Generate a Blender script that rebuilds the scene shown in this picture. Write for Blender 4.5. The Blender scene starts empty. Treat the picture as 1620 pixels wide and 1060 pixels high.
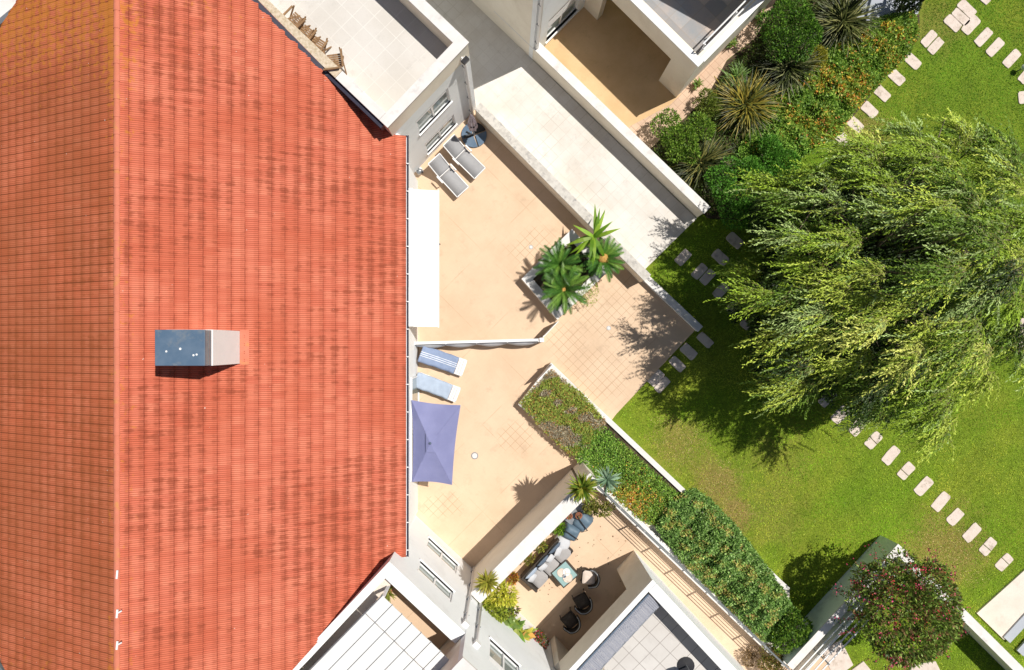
import bpy, bmesh, math, random
import numpy as np
from mathutils import Vector, Matrix

# ------------------------------------------------------------------ camera, world, sun
SC = bpy.context.scene
COL = SC.collection
S, CX, CY, H = 1080.0, 800.0, 545.0, 27.0      # focal in photo pixels, nadir pixel, flying height
cam_d = bpy.data.cameras.new("camera")
cam = bpy.data.objects.new("camera", cam_d)
COL.objects.link(cam)
cam.location = (0, 0, H)
cam_d.sensor_width = 36
cam_d.lens = 36 * S / 1620
cam_d.shift_x = (810 - CX) / 1620
cam_d.shift_y = (CY - 530) / 1620
cam_d.clip_end = 600
SC.camera = cam
SUN = Vector((.51, .24, 1)).normalized()
world = bpy.data.worlds.new("World")
SC.world = world
world.use_nodes = True
wn = world.node_tree.nodes
wl = world.node_tree.links
sky = wn.new('ShaderNodeTexSky')
sky.sky_type = 'NISHITA'
sky.sun_disc = False
sky.sun_elevation = math.asin(SUN.z)
sky.sun_rotation = math.atan2(SUN.x, SUN.y)
wn['Background'].inputs['Strength'].default_value = 0.05
wl.new(sky.outputs[0], wn['Background'].inputs['Color'])
sl = bpy.data.lights.new("sun", 'SUN')
sl.energy = 5.0
sl.angle = math.radians(.5)
sl.color = (1, .955, .88)
so = bpy.data.objects.new("sun", sl)
COL.objects.link(so)
so.rotation_euler = SUN.to_track_quat('Z', 'Y').to_euler()
SC.view_settings.view_transform = 'Standard'
SC.view_settings.look = 'None'
SC.view_settings.exposure = 0.0
SC.view_settings.gamma = 1
SC.render.engine = 'CYCLES'

R = random.Random(7)
NR = np.random.default_rng(11)
PI = math.pi

# ------------------------------------------------------------------ helpers
def W(px, py, z=0.0):
    t = (H - z) / S
    return Vector(((px - CX) * t, (CY - py) * t, z))
def P2(px, py, z=0.0):
    v = W(px, py, z)
    return (v.x, v.y)
def onwall(A, d, n, px, py):
    u, v = (px - CX) / S, (CY - py) / S
    r = (A[0] * n[0] + A[1] * n[1]) / (u * n[0] + v * n[1])
    return ((u * r - A[0]) * d[0] + (v * r - A[1]) * d[1], H - r)

ORIGIN = {}
def tag(o, label=None, cat=None, group=None, kind=None):
    if label: o['label'] = label
    if cat: o['category'] = cat
    if group: o['group'] = group
    if kind: o['kind'] = kind
    return o
def thing(name, label, cat, loc=(0, 0, 0), rz=0.0, group=None):
    o = bpy.data.objects.new(name, None)
    COL.objects.link(o)
    o.location = loc
    o.rotation_euler = (0, 0, rz)
    o.empty_display_size = .2
    tag(o, label, cat, group)
    return o
def root_of(o):
    while o.parent: o = o.parent
    return o
def copy_tree(o, parent=None):
    c = o.copy(); COL.objects.link(c)
    if parent: c.parent = parent
    for ch in list(o.children): copy_tree(ch, c)
    return c

class MB:
    def __init__(s): s.v = []; s.f = []
    def add(s, vs, fs):
        k = len(s.v)
        s.v += [tuple(a) for a in vs]
        s.f += [tuple(i + k for i in f) for f in fs]
        return s
    def prism(s, xy, z0, z1):
        n = len(xy)
        a = sum(xy[i][0] * xy[(i + 1) % n][1] - xy[(i + 1) % n][0] * xy[i][1] for i in range(n))
        if a < 0: xy = xy[::-1]
        vs = [(x, y, z0) for x, y in xy] + [(x, y, z1) for x, y in xy]
        fs = [tuple(range(n - 1, -1, -1)), tuple(range(n, 2 * n))]
        fs += [(i, (i + 1) % n, n + (i + 1) % n, n + i) for i in range(n)]
        return s.add(vs, fs)
    def sheet(s, xy, z):
        n = len(xy)
        a = sum(xy[i][0] * xy[(i + 1) % n][1] - xy[(i + 1) % n][0] * xy[i][1] for i in range(n))
        if a < 0: xy = xy[::-1]
        return s.add([(x, y, z) for x, y in xy], [tuple(range(n))])
    def box(s, c, d, rz=0.0, M=None):
        hx, hy, hz = d[0] / 2, d[1] / 2, d[2] / 2
        m = M if M is not None else Matrix.Rotation(rz, 4, 'Z')
        vs = []
        for z in (-hz, hz):
            for x, y in ((-hx, -hy), (hx, -hy), (hx, hy), (-hx, hy)):
                vs.append(Vector(c) + m @ Vector((x, y, z)))
        return s.add(vs, [(3, 2, 1, 0), (4, 5, 6, 7), (0, 1, 5, 4), (1, 2, 6, 5), (2, 3, 7, 6), (3, 0, 4, 7)])
    def bar(s, p0, p1, w, h=None):
        h = h or w
        p0, p1 = Vector(p0), Vector(p1)
        d = p1 - p0
        m = d.to_track_quat('X', 'Z').to_matrix().to_4x4()
        return s.box((p0 + p1) / 2, (d.length, w, h), M=m)
    def wall(s, a, b, off0, off1, z0, z1):
        a, b = Vector(a[:2]), Vector(b[:2])
        d = (b - a).normalized(); n = Vector((d.y, -d.x))
        return s.prism([tuple(a + n * off0), tuple(b + n * off0), tuple(b + n * off1), tuple(a + n * off1)], z0, z1)
    def tube(s, pts, r, n=8, r1=None):
        pts = [Vector(p) for p in pts]
        vs = []; fs = []
        for i, p in enumerate(pts):
            t = (pts[min(i + 1, len(pts) - 1)] - pts[max(i - 1, 0)]).normalized()
            a = Vector((0, 0, 1)) if abs(t.z) < .9 else Vector((1, 0, 0))
            e = t.cross(a).normalized(); g = t.cross(e)
            rr = r if r1 is None else r + (r1 - r) * i / max(1, len(pts) - 1)
            vs += [p + (e * math.cos(2 * PI * k / n) + g * math.sin(2 * PI * k / n)) * rr for k in range(n)]
        for i in range(len(pts) - 1):
            for k in range(n):
                fs.append((i * n + k, i * n + (k + 1) % n, (i + 1) * n + (k + 1) % n, (i + 1) * n + k))
        fs.append(tuple(range(n))[::-1]); fs.append(tuple((len(pts) - 1) * n + k for k in range(n)))
        return s.add(vs, fs)
    def lathe(s, c, prof, n=24):
        c = Vector(c); vs = []; fs = []
        for r, z in prof:
            vs += [c + Vector((r * math.cos(2 * PI * k / n), r * math.sin(2 * PI * k / n), z)) for k in range(n)]
        for i in range(len(prof) - 1):
            for k in range(n):
                fs.append((i * n + k, i * n + (k + 1) % n, (i + 1) * n + (k + 1) % n, (i + 1) * n + k))
        fs.append(tuple(range(n))[::-1]); fs.append(tuple((len(prof) - 1) * n + k for k in range(n)))
        return s.add(vs, fs)
    def cushion(s, c, d, rz=0.0, M=None, puff=.35, n=7):
        # soft pillow box, superellipsoid like
        m = M if M is not None else Matrix.Rotation(rz, 4, 'Z')
        vs = []; fs = []
        for side in (1, -1):
            for i in range(n + 1):
                for j in range(n + 1):
                    u, v = i / n * 2 - 1, j / n * 2 - 1
                    e = (1 - abs(u) ** 6) * (1 - abs(v) ** 6)
                    z = side * d[2] / 2 * ((1 - puff) * min(1, e * 4) + puff * (1 - u * u) * (1 - v * v))
                    pin = 1 - .05 * (abs(u) ** 4) * (abs(v) ** 4)
                    vs.append(Vector(c) + m @ Vector((u * d[0] / 2 * pin, v * d[1] / 2 * pin, z)))
        N = (n + 1) * (n + 1)
        for i in range(n):
            for j in range(n):
                a = i * (n + 1) + j
                fs.append((a, a + n + 1, a + n + 2, a + 1))
                fs.append((N + a, N + a + 1, N + a + n + 2, N + a + n + 1))
        return s.add(vs, fs)
    def build(s, name, mat, parent=None, smooth=False, bevel=0, local=False):
        me = bpy.data.meshes.new(name)
        vs = s.v
        if parent is not None and not local:
            o = root_of(parent).location
            vs = [(a[0] - o.x, a[1] - o.y, a[2] - o.z) for a in vs]
        me.from_pydata(vs, [], s.f)
        me.materials.append(mat)
        if smooth: me.polygons.foreach_set('use_smooth', [True] * len(me.polygons))
        ob = bpy.data.objects.new(name, me)
        COL.objects.link(ob)
        if parent is not None: ob.parent = parent
        if bevel:
            b = ob.modifiers.new('bevel', 'BEVEL'); b.width = bevel; b.segments = 2; b.limit_method = 'ANGLE'
        return ob

# ------------------------------------------------------------------ materials
def newmat(name):
    m = bpy.data.materials.new(name); m.use_nodes = True
    nt = m.node_tree
    return m, nt, nt.nodes['Principled BSDF']
def N(nt, typ, **kw):
    n = nt.nodes.new(typ)
    for k, v in kw.items(): setattr(n, k, v)
    return n
def mth(nt, op, a, b=None, c=None, clamp=False):
    n = nt.nodes.new('ShaderNodeMath'); n.operation = op; n.use_clamp = clamp
    for i, x in enumerate((a, b, c)):
        if x is None: continue
        if isinstance(x, (int, float)): n.inputs[i].default_value = x
        else: nt.links.new(x, n.inputs[i])
    return n.outputs[0]
def mixc(nt, f, a, b, mode='MIX'):
    n = nt.nodes.new('ShaderNodeMix'); n.data_type = 'RGBA'; n.blend_type = mode
    for sock, x in ((n.inputs[0], f), (n.inputs[6], a), (n.inputs[7], b)):
        if isinstance(x, (int, float)): sock.default_value = x
        elif isinstance(x, tuple): sock.default_value = (*x, 1) if len(x) == 3 else x
        else: nt.links.new(x, sock)
    return n.outputs[2]
def ramp(nt, f, a, b):
    n = nt.nodes.new('ShaderNodeMapRange'); n.clamp = True; n.interpolation_type = 'SMOOTHSTEP'
    nt.links.new(f, n.inputs[0]); n.inputs[1].default_value = a; n.inputs[2].default_value = b
    return n.outputs[0]
def noise(nt, scale, detail=4, rough=.55, vec=None, w=None):
    n = nt.nodes.new('ShaderNodeTexNoise'); n.inputs['Scale'].default_value = scale
    n.inputs['Detail'].default_value = detail; n.inputs['Roughness'].default_value = rough
    if vec is None: vec = N(nt, 'ShaderNodeNewGeometry').outputs['Position']
    if w is not None:
        mp = nt.nodes.new('ShaderNodeVectorMath'); mp.operation = 'ADD'
        nt.links.new(vec, mp.inputs[0]); mp.inputs[1].default_value = (w, w * 1.7, w * .3); vec = mp.outputs[0]
    nt.links.new(vec, n.inputs['Vector'])
    return n.outputs[0]
def bump(nt, b, h, strength=.3, dist=.02):
    n = nt.nodes.new('ShaderNodeBump'); n.inputs['Strength'].default_value = strength
    n.inputs['Distance'].default_value = dist
    nt.links.new(h, n.inputs['Height']); nt.links.new(n.outputs[0], b.inputs['Normal'])
def surf(name, col, col2=None, scale=2.0, amt=.6, rough=.7, fine=30, bmp=.15, metal=0, spec=.3, stain=None, stain_scale=1.1, stain_amt=.5):
    m, nt, b = newmat(name)
    col2 = col2 or tuple(c * .8 for c in col)
    n1 = noise(nt, scale, 5)
    c = mixc(nt, mth(nt, 'MULTIPLY', ramp(nt, n1, .35, .7), amt), col, col2)
    n2 = noise(nt, fine, 3, w=5)
    c = mixc(nt, mth(nt, 'MULTIPLY', ramp(nt, n2, .45, .75), .35 * amt), c, tuple(x * .72 for x in col2))
    if stain:
        n3 = noise(nt, stain_scale, 6, .65, w=31)
        c = mixc(nt, mth(nt, 'MULTIPLY', ramp(nt, n3, .52, .7), stain_amt), c, stain)
    nt.links.new(c, b.inputs['Base Color'])
    b.inputs['Roughness'].default_value = rough; b.inputs['Metallic'].default_value = metal
    b.inputs['Specular IOR Level'].default_value = spec
    if bmp: bump(nt, b, n2, bmp, .01)
    return m

def tiles_mat(name, col, col2, grout, size=.3, ang=45, wline=.03, always=.3, patchy=.6, spots=None, jitter=.12, big_joint=0):
    m, nt, b = newmat(name)
    pos = N(nt, 'ShaderNodeNewGeometry').outputs['Position']
    mp = N(nt, 'ShaderNodeMapping'); mp.inputs['Rotation'].default_value = (0, 0, math.radians(ang))
    k = 1 / size
    mp.inputs['Scale'].default_value = (k, k, k)
    nt.links.new(pos, mp.inputs[0])
    sp = N(nt, 'ShaderNodeSeparateXYZ'); nt.links.new(mp.outputs[0], sp.inputs[0])
    def line(o, w):
        f = mth(nt, 'FRACT', o)
        g = mth(nt, 'ABSOLUTE', mth(nt, 'SUBTRACT', f, .5))
        return mth(nt, 'GREATER_THAN', g, .5 - w)
    ln = mth(nt, 'MAXIMUM', line(sp.outputs[0], wline), line(sp.outputs[1], wline))
    cmb = N(nt, 'ShaderNodeCombineXYZ')
    nt.links.new(mth(nt, 'FLOOR', mth(nt, 'ADD', sp.outputs[0], .0)), cmb.inputs[0]); nt.links.new(mth(nt, 'FLOOR', sp.outputs[1]), cmb.inputs[1])
    wn_ = N(nt, 'ShaderNodeTexWhiteNoise'); nt.links.new(cmb.outputs[0], wn_.inputs[0])
    big = noise(nt, .5, 6, .6)
    c = mixc(nt, ramp(nt, big, .35, .68), col, col2)
    c = mixc(nt, mth(nt, 'MULTIPLY', wn_.outputs[0], jitter), c, tuple(x * .6 for x in col2))
    msk = ramp(nt, noise(nt, .42, 5, .6, w=9), .48, .6)
    if spots:
        acc = None; nz = noise(nt, 1.1, 4, .6, w=13)
        for (sx, sy, r_) in spots:
            vm = N(nt, 'ShaderNodeVectorMath', operation='DISTANCE'); nt.links.new(pos, vm.inputs[0]); vm.inputs[1].default_value = (*P2(sx, sy), 0)
            q_ = mth(nt, 'SUBTRACT', 1, ramp(nt, mth(nt, 'ADD', vm.outputs['Value'], mth(nt, 'MULTIPLY', mth(nt, 'SUBTRACT', nz, .5), 2.4)), r_ * .4, r_))
            acc = q_ if acc is None else mth(nt, 'MAXIMUM', acc, q_)
        msk = acc
    amt = mth(nt, 'ADD', always, mth(nt, 'MULTIPLY', msk, patchy))
    c = mixc(nt, mth(nt, 'MULTIPLY', ln, amt, clamp=True), c, grout)
    if big_joint:
        bj = mth(nt, 'MAXIMUM', line(mth(nt, 'MULTIPLY', mth(nt, 'ADD', sp.outputs[0], 3.1), 1 / big_joint), .006), line(mth(nt, 'MULTIPLY', mth(nt, 'ADD', sp.outputs[1], 1.7), 1 / big_joint), .006))
        c = mixc(nt, mth(nt, 'MULTIPLY', bj, mth(nt, 'MULTIPLY', ramp(nt, noise(nt, .8, 4, w=50), .4, .65), .32)), c, grout)
    stn = ramp(nt, noise(nt, 1.7, 7, .68, w=21), .54, .72)
    c = mixc(nt, mth(nt, 'MULTIPLY', stn, .32), c, tuple(x * .62 for x in col2))
    f = noise(nt, 22, 4, .6, w=3)
    c = mixc(nt, mth(nt, 'MULTIPLY', ramp(nt, f, .5, .8), .18), c, tuple(x * .55 for x in col2))
    nt.links.new(c, b.inputs['Base Color'])
    b.inputs['Roughness'].default_value = .75
    bump(nt, b, f, .12, .01)
    return m

def leafmat(name, rough=.5, trans=.35):
    m, nt, b = newmat(name)
    at = N(nt, 'ShaderNodeVertexColor', layer_name='Col')
    nt.links.new(at.outputs[0], b.inputs['Base Color'])
    b.inputs['Roughness'].default_value = rough
    b.inputs['Specular IOR Level'].default_value = .35
    tr = N(nt, 'ShaderNodeBsdfTranslucent'); nt.links.new(at.outputs[0], tr.inputs[0])
    mx = N(nt, 'ShaderNodeMixShader'); mx.inputs[0].default_value = trans
    out = nt.nodes['Material Output']
    nt.links.new(b.outputs[0], mx.inputs[1]); nt.links.new(tr.outputs[0], mx.inputs[2])
    nt.links.new(mx.outputs[0], out.inputs[0])
    return m

M = {}
M['patio'] = tiles_mat('patio tiles', (.69, .51, .355), (.62, .445, .30), (.34, .19, .10), .27, 45, .03, .03, .6, jitter=.07, spots=((845, 395, 1.2), (905, 545, 1.2), (940, 590, 1.6), (975, 500, 1.6), (930, 480, 1.2), (815, 690, .7), (700, 800, .7), (900, 420, 1.)), big_joint=9)
M['patio2'] = tiles_mat('walkway tiles', (.72, .53, .39), (.58, .40, .28), (.28, .15, .09), .26, 45, .04, .45, .4, jitter=.25)
M['ochre_shade'] = tiles_mat('ochre patio', (.68, .47, .26), (.58, .38, .19), (.3, .18, .08), .4, 45, .02, .03, .05, jitter=.05)  # patio paving with the recess's warm shade tone mixed into its colour
M['path'] = tiles_mat('path slabs', (.70, .67, .63), (.60, .55, .49), (.34, .29, .22), .42, 45, .025, .16, .25, jitter=.12)
M['terrwhite'] = tiles_mat('roof terrace tiles', (.64, .61, .575), (.58, .545, .50), (.72, .70, .66), .5, 45, .02, .4, .4, jitter=.08)
M['terrgrid'] = tiles_mat('grey terrace tiles', (.60, .575, .55), (.54, .51, .485), (.22, .19, .17), .52, 45, .016, .9, .1, jitter=.1)
M['slate'] = tiles_mat('slate tiles', (.50, .40, .34), (.28, .31, .34), (.3, .25, .2), .6, 45, .02, .5, .2, jitter=.7)
M['wallwhite'] = surf('white render', (.84, .86, .87), (.78, .80, .81), 1.2, .5, .75, 45, .08, stain=(.6, .6, .58), stain_amt=.25)
M['wallcream'] = surf('cream render', (.86, .79, .67), (.78, .70, .58), 1.5, .6, .8, 45, .1, stain=(.62, .54, .42), stain_amt=.3)
M['coping'] = surf('white coping', (.74, .715, .69), (.64, .61, .58), 2.2, .6, .65, 60, .1, stain=(.38, .35, .33), stain_scale=2.2, stain_amt=.4)
M['copingstone'] = surf('weathered stone coping', (.62, .59, .54), (.45, .42, .38), 6, .8, .8, 60, .2, stain=(.25, .24, .24), stain_scale=4, stain_amt=.8)
M['lichenstone'] = surf('lichened coping', (.66, .56, .44), (.50, .40, .27), 12, 1, .85, 60, .3, stain=(.32, .26, .16), stain_scale=9, stain_amt=.8)
M['white'] = surf('white paint', (.8, .8, .8), (.74, .74, .74), 3, .4, .4, 60, 0)
M['awning'] = surf('white awning cloth', (.74, .74, .73), (.70, .70, .69), 2, .5, .8, 90, .05)
M['metal'] = surf('grey metal', (.35, .37, .39), (.25, .27, .3), 5, .6, .35, 50, 0, metal=.6)
M['chmetal'] = surf('blue grey cowl', (.085, .14, .215), (.12, .175, .25), 2.5, .9, .45, 60, .15, stain=(.2, .22, .24), stain_scale=3, stain_amt=.6)
M['dark'] = surf('dark metal', (.03, .03, .035), (.02, .02, .02), 5, .5, .4, 40, 0)
M['navy'] = surf('dark gutter', (.035, .035, .06), (.02, .02, .035), 4, .6, .5, 40, .1)
M['wood'] = surf('weathered teak', (.30, .18, .09), (.18, .10, .05), 8, .8, .7, 50, .2)
M['bark'] = surf('bark', (.22, .18, .12), (.10, .08, .05), 6, 1, .9, 25, .6)
M['soil'] = surf('soil', (.09, .065, .04), (.05, .035, .02), 3, 1, .95, 20, .8)
M['stone'] = surf('pale stepping stone', (.70, .60, .53), (.60, .50, .43), 5, .8, .8, 40, .3, stain=(.36, .29, .22), stain_scale=3.2, stain_amt=.65)
M['greyfab'] = surf('grey sling fabric', (.33, .33, .34), (.30, .30, .31), 5, .6, .8, 200, .1)
M['bluefab'] = surf('blue grey fabric', (.12, .16, .22), (.09, .12, .17), 5, .7, .85, 90, .15)
M['cushion'] = surf('light grey cushion', (.36, .345, .345), (.31, .30, .30), 4, .6, .9, 120, .15)
M['whitefab'] = surf('white fabric', (.55, .56, .59), (.48, .49, .52), 4, .6, .9, 120, .15)
M['cover'] = surf('blue grey cover', (.10, .155, .21), (.14, .20, .26), 4, .8, .5, 60, .3)
M['wicker'] = surf('dark wicker', (.07, .055, .045), (.03, .025, .02), 30, 1, .7, 90, .5)
M['terracotta'] = surf('terracotta', (.38, .15, .08), (.28, .1, .06), 6, .7, .8, 40, .2)
M['screen'] = surf('grey mesh', (.36, .37, .42), (.22, .23, .28), 50, 1, .7, 90, .4)
M['pale'] = surf('pale green render', (.74, .84, .81), (.78, .86, .83), 1, .8, .7, 30, .1, stain=(.28, .33, .3), stain_amt=.4)
M['concrete'] = surf('pale concrete', (.74, .66, .58), (.64, .55, .47), 1, .7, .8, 30, .15, stain=(.45, .38, .32), stain_amt=.35)
M['slab_blue'] = surf('blue grey slab', (.42, .45, .50), (.34, .37, .42), 1, .7, .7, 30, .15)
M['pebble'] = surf('white pebbles', (.58, .56, .54), (.2, .19, .18), 26, 1, .85, 40, .8)
M['cone'] = surf('cycad cone', (.55, .33, .09), (.38, .2, .05), 18, 1, .8, 60, .5)
M['ceram'] = surf('glazed white', (.75, .8, .8), (.6, .7, .7), 4, .5, .2, 40, 0)
# glass
m, nt, b = newmat('window glass'); b.inputs['Base Color'].default_value = (.26, .30, .28, 1); b.inputs['Roughness'].default_value = .06
b.inputs['Specular IOR Level'].default_value = .9; M['glass'] = m
m, nt, b = newmat('table glass'); b.inputs['Base Color'].default_value = (.28, .42, .42, 1); b.inputs['Roughness'].default_value = .08; M['tglass'] = m
# purple parasol cloth
m, nt, b = newmat('lavender cloth')
c = mixc(nt, ramp(nt, noise(nt, 1.5, 4), .3, .7), (.185, .195, .36), (.215, .225, .40))
nt.links.new(c, b.inputs['Base Color']); b.inputs['Roughness'].default_value = .85
bump(nt, b, noise(nt, 3.5, 3), .25, .05); M['lav'] = m
# striped lounger towel / plain cushion (object coords: Y across)
def striped(name, base, line, k, off, n=3):
    m, nt, b = newmat(name)
    tc = N(nt, 'ShaderNodeTexCoord'); sp = N(nt, 'ShaderNodeSeparateXYZ'); nt.links.new(tc.outputs['Object'], sp.inputs[0])
    y = sp.outputs[1]
    tot = None
    for i in range(n):
        g = mth(nt, 'LESS_THAN', mth(nt, 'ABSOLUTE', mth(nt, 'SUBTRACT', y, off + (i - (n - 1) / 2) * .075)), .012)
        tot = g if tot is None else mth(nt, 'MAXIMUM', tot, g)
    f = mth(nt, 'FRACT', mth(nt, 'MULTIPLY', y, 28))
    fine = mth(nt, 'MULTIPLY', mth(nt, 'GREATER_THAN', f, .6), .35)
    c = mixc(nt, fine, base, tuple(min(1, x * 1.5) for x in base))
    c = mixc(nt, tot, c, line)
    c = mixc(nt, mth(nt, 'MULTIPLY', ramp(nt, noise(nt, 6, 3), .4, .7), .3), c, tuple(x * .7 for x in base))
    nt.links.new(c, b.inputs['Base Color']); b.inputs['Roughness'].default_value = .9
    bump(nt, b, noise(nt, 7, 3), .3, .04)
    return m
M['stripe'] = striped('striped blue towel', (.22, .28, .42), (.75, .77, .8), 1, 0)
M['paleblue'] = surf('pale blue pad', (.36, .43, .54), (.42, .50, .62), 4, .8, .9, 60, .25)
# striped slab near pool deck
# ---- grass ----
m, nt, b = newmat('lawn grass')
pos = N(nt, 'ShaderNodeNewGeometry').outputs['Position']
g1 = noise(nt, .22, 5, .6); g2 = noise(nt, 1.3, 5, .7, w=4); g3 = noise(nt, 13, 4, .75, w=8); g4 = noise(nt, 55, 3, .8, w=2)
c = mixc(nt, ramp(nt, g1, .38, .62), (.20, .33, .02), (.28, .35, .03))
c = mixc(nt, mth(nt, 'MULTIPLY', ramp(nt, g2, .42, .72), .55), c, (.10, .19, .012))
def patch(cx, cy, r, soft=1.2):
    vm = N(nt, 'ShaderNodeVectorMath', operation='DISTANCE'); nt.links.new(pos, vm.inputs[0]); vm.inputs[1].default_value = (cx, cy, 0)
    d = mth(nt, 'ADD', vm.outputs['Value'], mth(nt, 'MULTIPLY', mth(nt, 'SUBTRACT', g2, .5), 2.6 * r))
    return mth(nt, 'SUBTRACT', 1, ramp(nt, d, r * .35, r * soft))
pm = None
for (px, py, r, a) in ((1135, 770, 1.1, .8), (1165, 815, .9, .9), (1075, 700, 1.3, .5), (1220, 810, 1.6, .4), (1115, 745, .9, .6), (1500, 870, 1.8, .7), (1470, 880, 1.3, .5), (1365, 215, 1.2, .6), (1345, 205, .9, .7), (1230, 730, 1.6, .35), (1480, 900, 1, .4), (1150, 840, .7, .8), (1490, 40, 1.2, .5)):
    x, y = P2(px, py)
    q = mth(nt, 'MULTIPLY', patch(x, y, r), a)
    pm = q if pm is None else mth(nt, 'MAXIMUM', pm, q)
c = mixc(nt, pm, c, (.36, .25, .085))
c = mixc(nt, mth(nt, 'MULTIPLY', ramp(nt, g3, .42, .68), .6), c, (.075, .13, .01))
c = mixc(nt, mth(nt, 'MULTIPLY', ramp(nt, g4, .48, .7), .55), c, (.44, .50, .09))
nt.links.new(c, b.inputs['Base Color']); b.inputs['Roughness'].default_value = .85; b.inputs['Specular IOR Level'].default_value = .15
bump(nt, b, mth(nt, 'ADD', g4, g3), .9, .06)
M['grass'] = m
# ---- roof tiles ----
m, nt, b = newmat('clay roof tiles')
uv = N(nt, 'ShaderNodeUVMap', uv_map='UVMap'); sp = N(nt, 'ShaderNodeSeparateXYZ'); nt.links.new(uv.outputs[0], sp.inputs[0])
u, v = sp.outputs[0], sp.outputs[1]
cmb = N(nt, 'ShaderNodeCombineXYZ'); nt.links.new(mth(nt, 'FLOOR', u), cmb.inputs[0]); nt.links.new(mth(nt, 'FLOOR', v), cmb.inputs[1])
wn_ = N(nt, 'ShaderNodeTexWhiteNoise'); nt.links.new(cmb.outputs[0], wn_.inputs[0]); tr_ = wn_.outputs[0]
fu = mth(nt, 'FRACT', u)
pos = N(nt, 'ShaderNodeNewGeometry').outputs['Position']
spp = N(nt, 'ShaderNodeSeparateXYZ'); nt.links.new(pos, spp.inputs[0])
c = mixc(nt, tr_, (.60, .158, .096), (.70, .22, .135))
c = mixc(nt, mth(nt, 'MULTIPLY', ramp(nt, noise(nt, .5, 4), .4, .65), .5), c, (.50, .105, .05))
# weathering in each tile: darker at the upper part of a course, patchy in area
area = ramp(nt, noise(nt, .28, 4, .6, w=17), .42, .58)
# dark growth collects at the course joints, tile by tile
def tn(su, sv, w, det=3):
    c2_ = N(nt, 'ShaderNodeCombineXYZ'); nt.links.new(mth(nt, 'MULTIPLY', u, su), c2_.inputs[0]); nt.links.new(mth(nt, 'MULTIPLY', v, sv), c2_.inputs[1])
    return noise(nt, 1.0, det, .6, vec=c2_.outputs[0], w=w)
cl = tn(.55, 1.5, 3); streak = tn(.28, 2.6, 77, 2)
edge = ramp(nt, mth(nt, 'ABSOLUTE', mth(nt, 'SUBTRACT', mth(nt, 'FRACT', mth(nt, 'ADD', u, .42)), .5)), .5, .12)
c = mixc(nt, mth(nt, 'MULTIPLY', ramp(nt, edge, .3, 1), .28), c, (.38, .08, .04))
val = mth(nt, 'ADD', mth(nt, 'MULTIPLY', cl, .55), mth(nt, 'MULTIPLY', streak, .45))
val = mth(nt, 'ADD', val, mth(nt, 'MULTIPLY', edge, .13))
val = mth(nt, 'ADD', val, mth(nt, 'MULTIPLY', mth(nt, 'SUBTRACT', area, .5), .15))
val = mth(nt, 'ADD', val, mth(nt, 'MULTIPLY', mth(nt, 'SUBTRACT', tr_, .5), .06))
moss = ramp(nt, mth(nt, 'ADD', val, mth(nt, 'MULTIPLY', mth(nt, 'SUBTRACT', noise(nt, 14, 3, .6, w=71), .5), .18)), .57, .80)
c = mixc(nt, mth(nt, 'MULTIPLY', moss, .75), c, (.26, .06, .03))
gr = mth(nt, 'ABSOLUTE', mth(nt, 'SUBTRACT', mth(nt, 'FRACT', mth(nt, 'MULTIPLY', v, 4)), .5))
c = mixc(nt, mth(nt, 'MULTIPLY', ramp(nt, gr, .22, .46), .75), c, (.22, .05, .025))  # shade of the corrugation grooves painted into the tile colour
jn = ramp(nt, mth(nt, 'ABSOLUTE', mth(nt, 'SUBTRACT', fu, .5)), .43, .5)
c = mixc(nt, mth(nt, 'MULTIPLY', mth(nt, 'MULTIPLY', jn, .5), ramp(nt, noise(nt, 5, 3, .6, w=19), .3, .6)), c, (.22, .05, .03))
# left slope: darker brown weathering, plus raking-light shade painted along the tile rows
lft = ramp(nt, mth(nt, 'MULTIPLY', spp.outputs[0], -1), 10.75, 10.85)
lw = ramp(nt, noise(nt, .35, 5, .6, w=40), .3, .62)
c = mixc(nt, mth(nt, 'MULTIPLY', lft, .25), c, (.62, .17, .05))
c = mixc(nt, mth(nt, 'MULTIPLY', lft, mth(nt, 'MULTIPLY', lw, .45)), c, (.28, .085, .03))
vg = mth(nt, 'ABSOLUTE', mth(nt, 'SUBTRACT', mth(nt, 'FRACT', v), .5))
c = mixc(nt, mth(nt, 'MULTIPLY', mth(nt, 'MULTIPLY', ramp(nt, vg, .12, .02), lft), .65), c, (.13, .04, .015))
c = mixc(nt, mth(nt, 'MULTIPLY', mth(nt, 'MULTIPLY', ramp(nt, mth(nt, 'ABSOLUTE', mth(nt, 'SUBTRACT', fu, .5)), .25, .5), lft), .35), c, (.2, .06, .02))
# orange lichen : north end, along ridge, scattered
li = noise(nt, 5.5, 6, .75, w=60)
ny = ramp(nt, spp.outputs[1], 4.5, 10.5)
rd = mth(nt, 'SUBTRACT', 1, ramp(nt, mth(nt, 'ABSOLUTE', mth(nt, 'ADD', spp.outputs[0], 10.7)), .25, .7))
wst = mth(nt, 'MULTIPLY', ramp(nt, mth(nt, 'MULTIPLY', spp.outputs[0], -1), 10.8, 15.5), .5)
sy = mth(nt, 'MULTIPLY', ramp(nt, mth(nt, 'MULTIPLY', spp.outputs[1], -1), 6, 10.5), lft)
bias = mth(nt, 'ADD', mth(nt, 'MULTIPLY', mth(nt, 'ADD', mth(nt, 'MULTIPLY', ny, .11), mth(nt, 'MULTIPLY', mth(nt, 'MULTIPLY', ny, lft), .16)), 1.0), mth(nt, 'ADD', mth(nt, 'MULTIPLY', rd, .12), mth(nt, 'MULTIPLY', sy, .13)))
lm = ramp(nt, mth(nt, 'ADD', li, bias), .68, .80)
c = mixc(nt, mth(nt, 'MULTIPLY', lm, .62), c, (.52, .20, .025))
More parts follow.
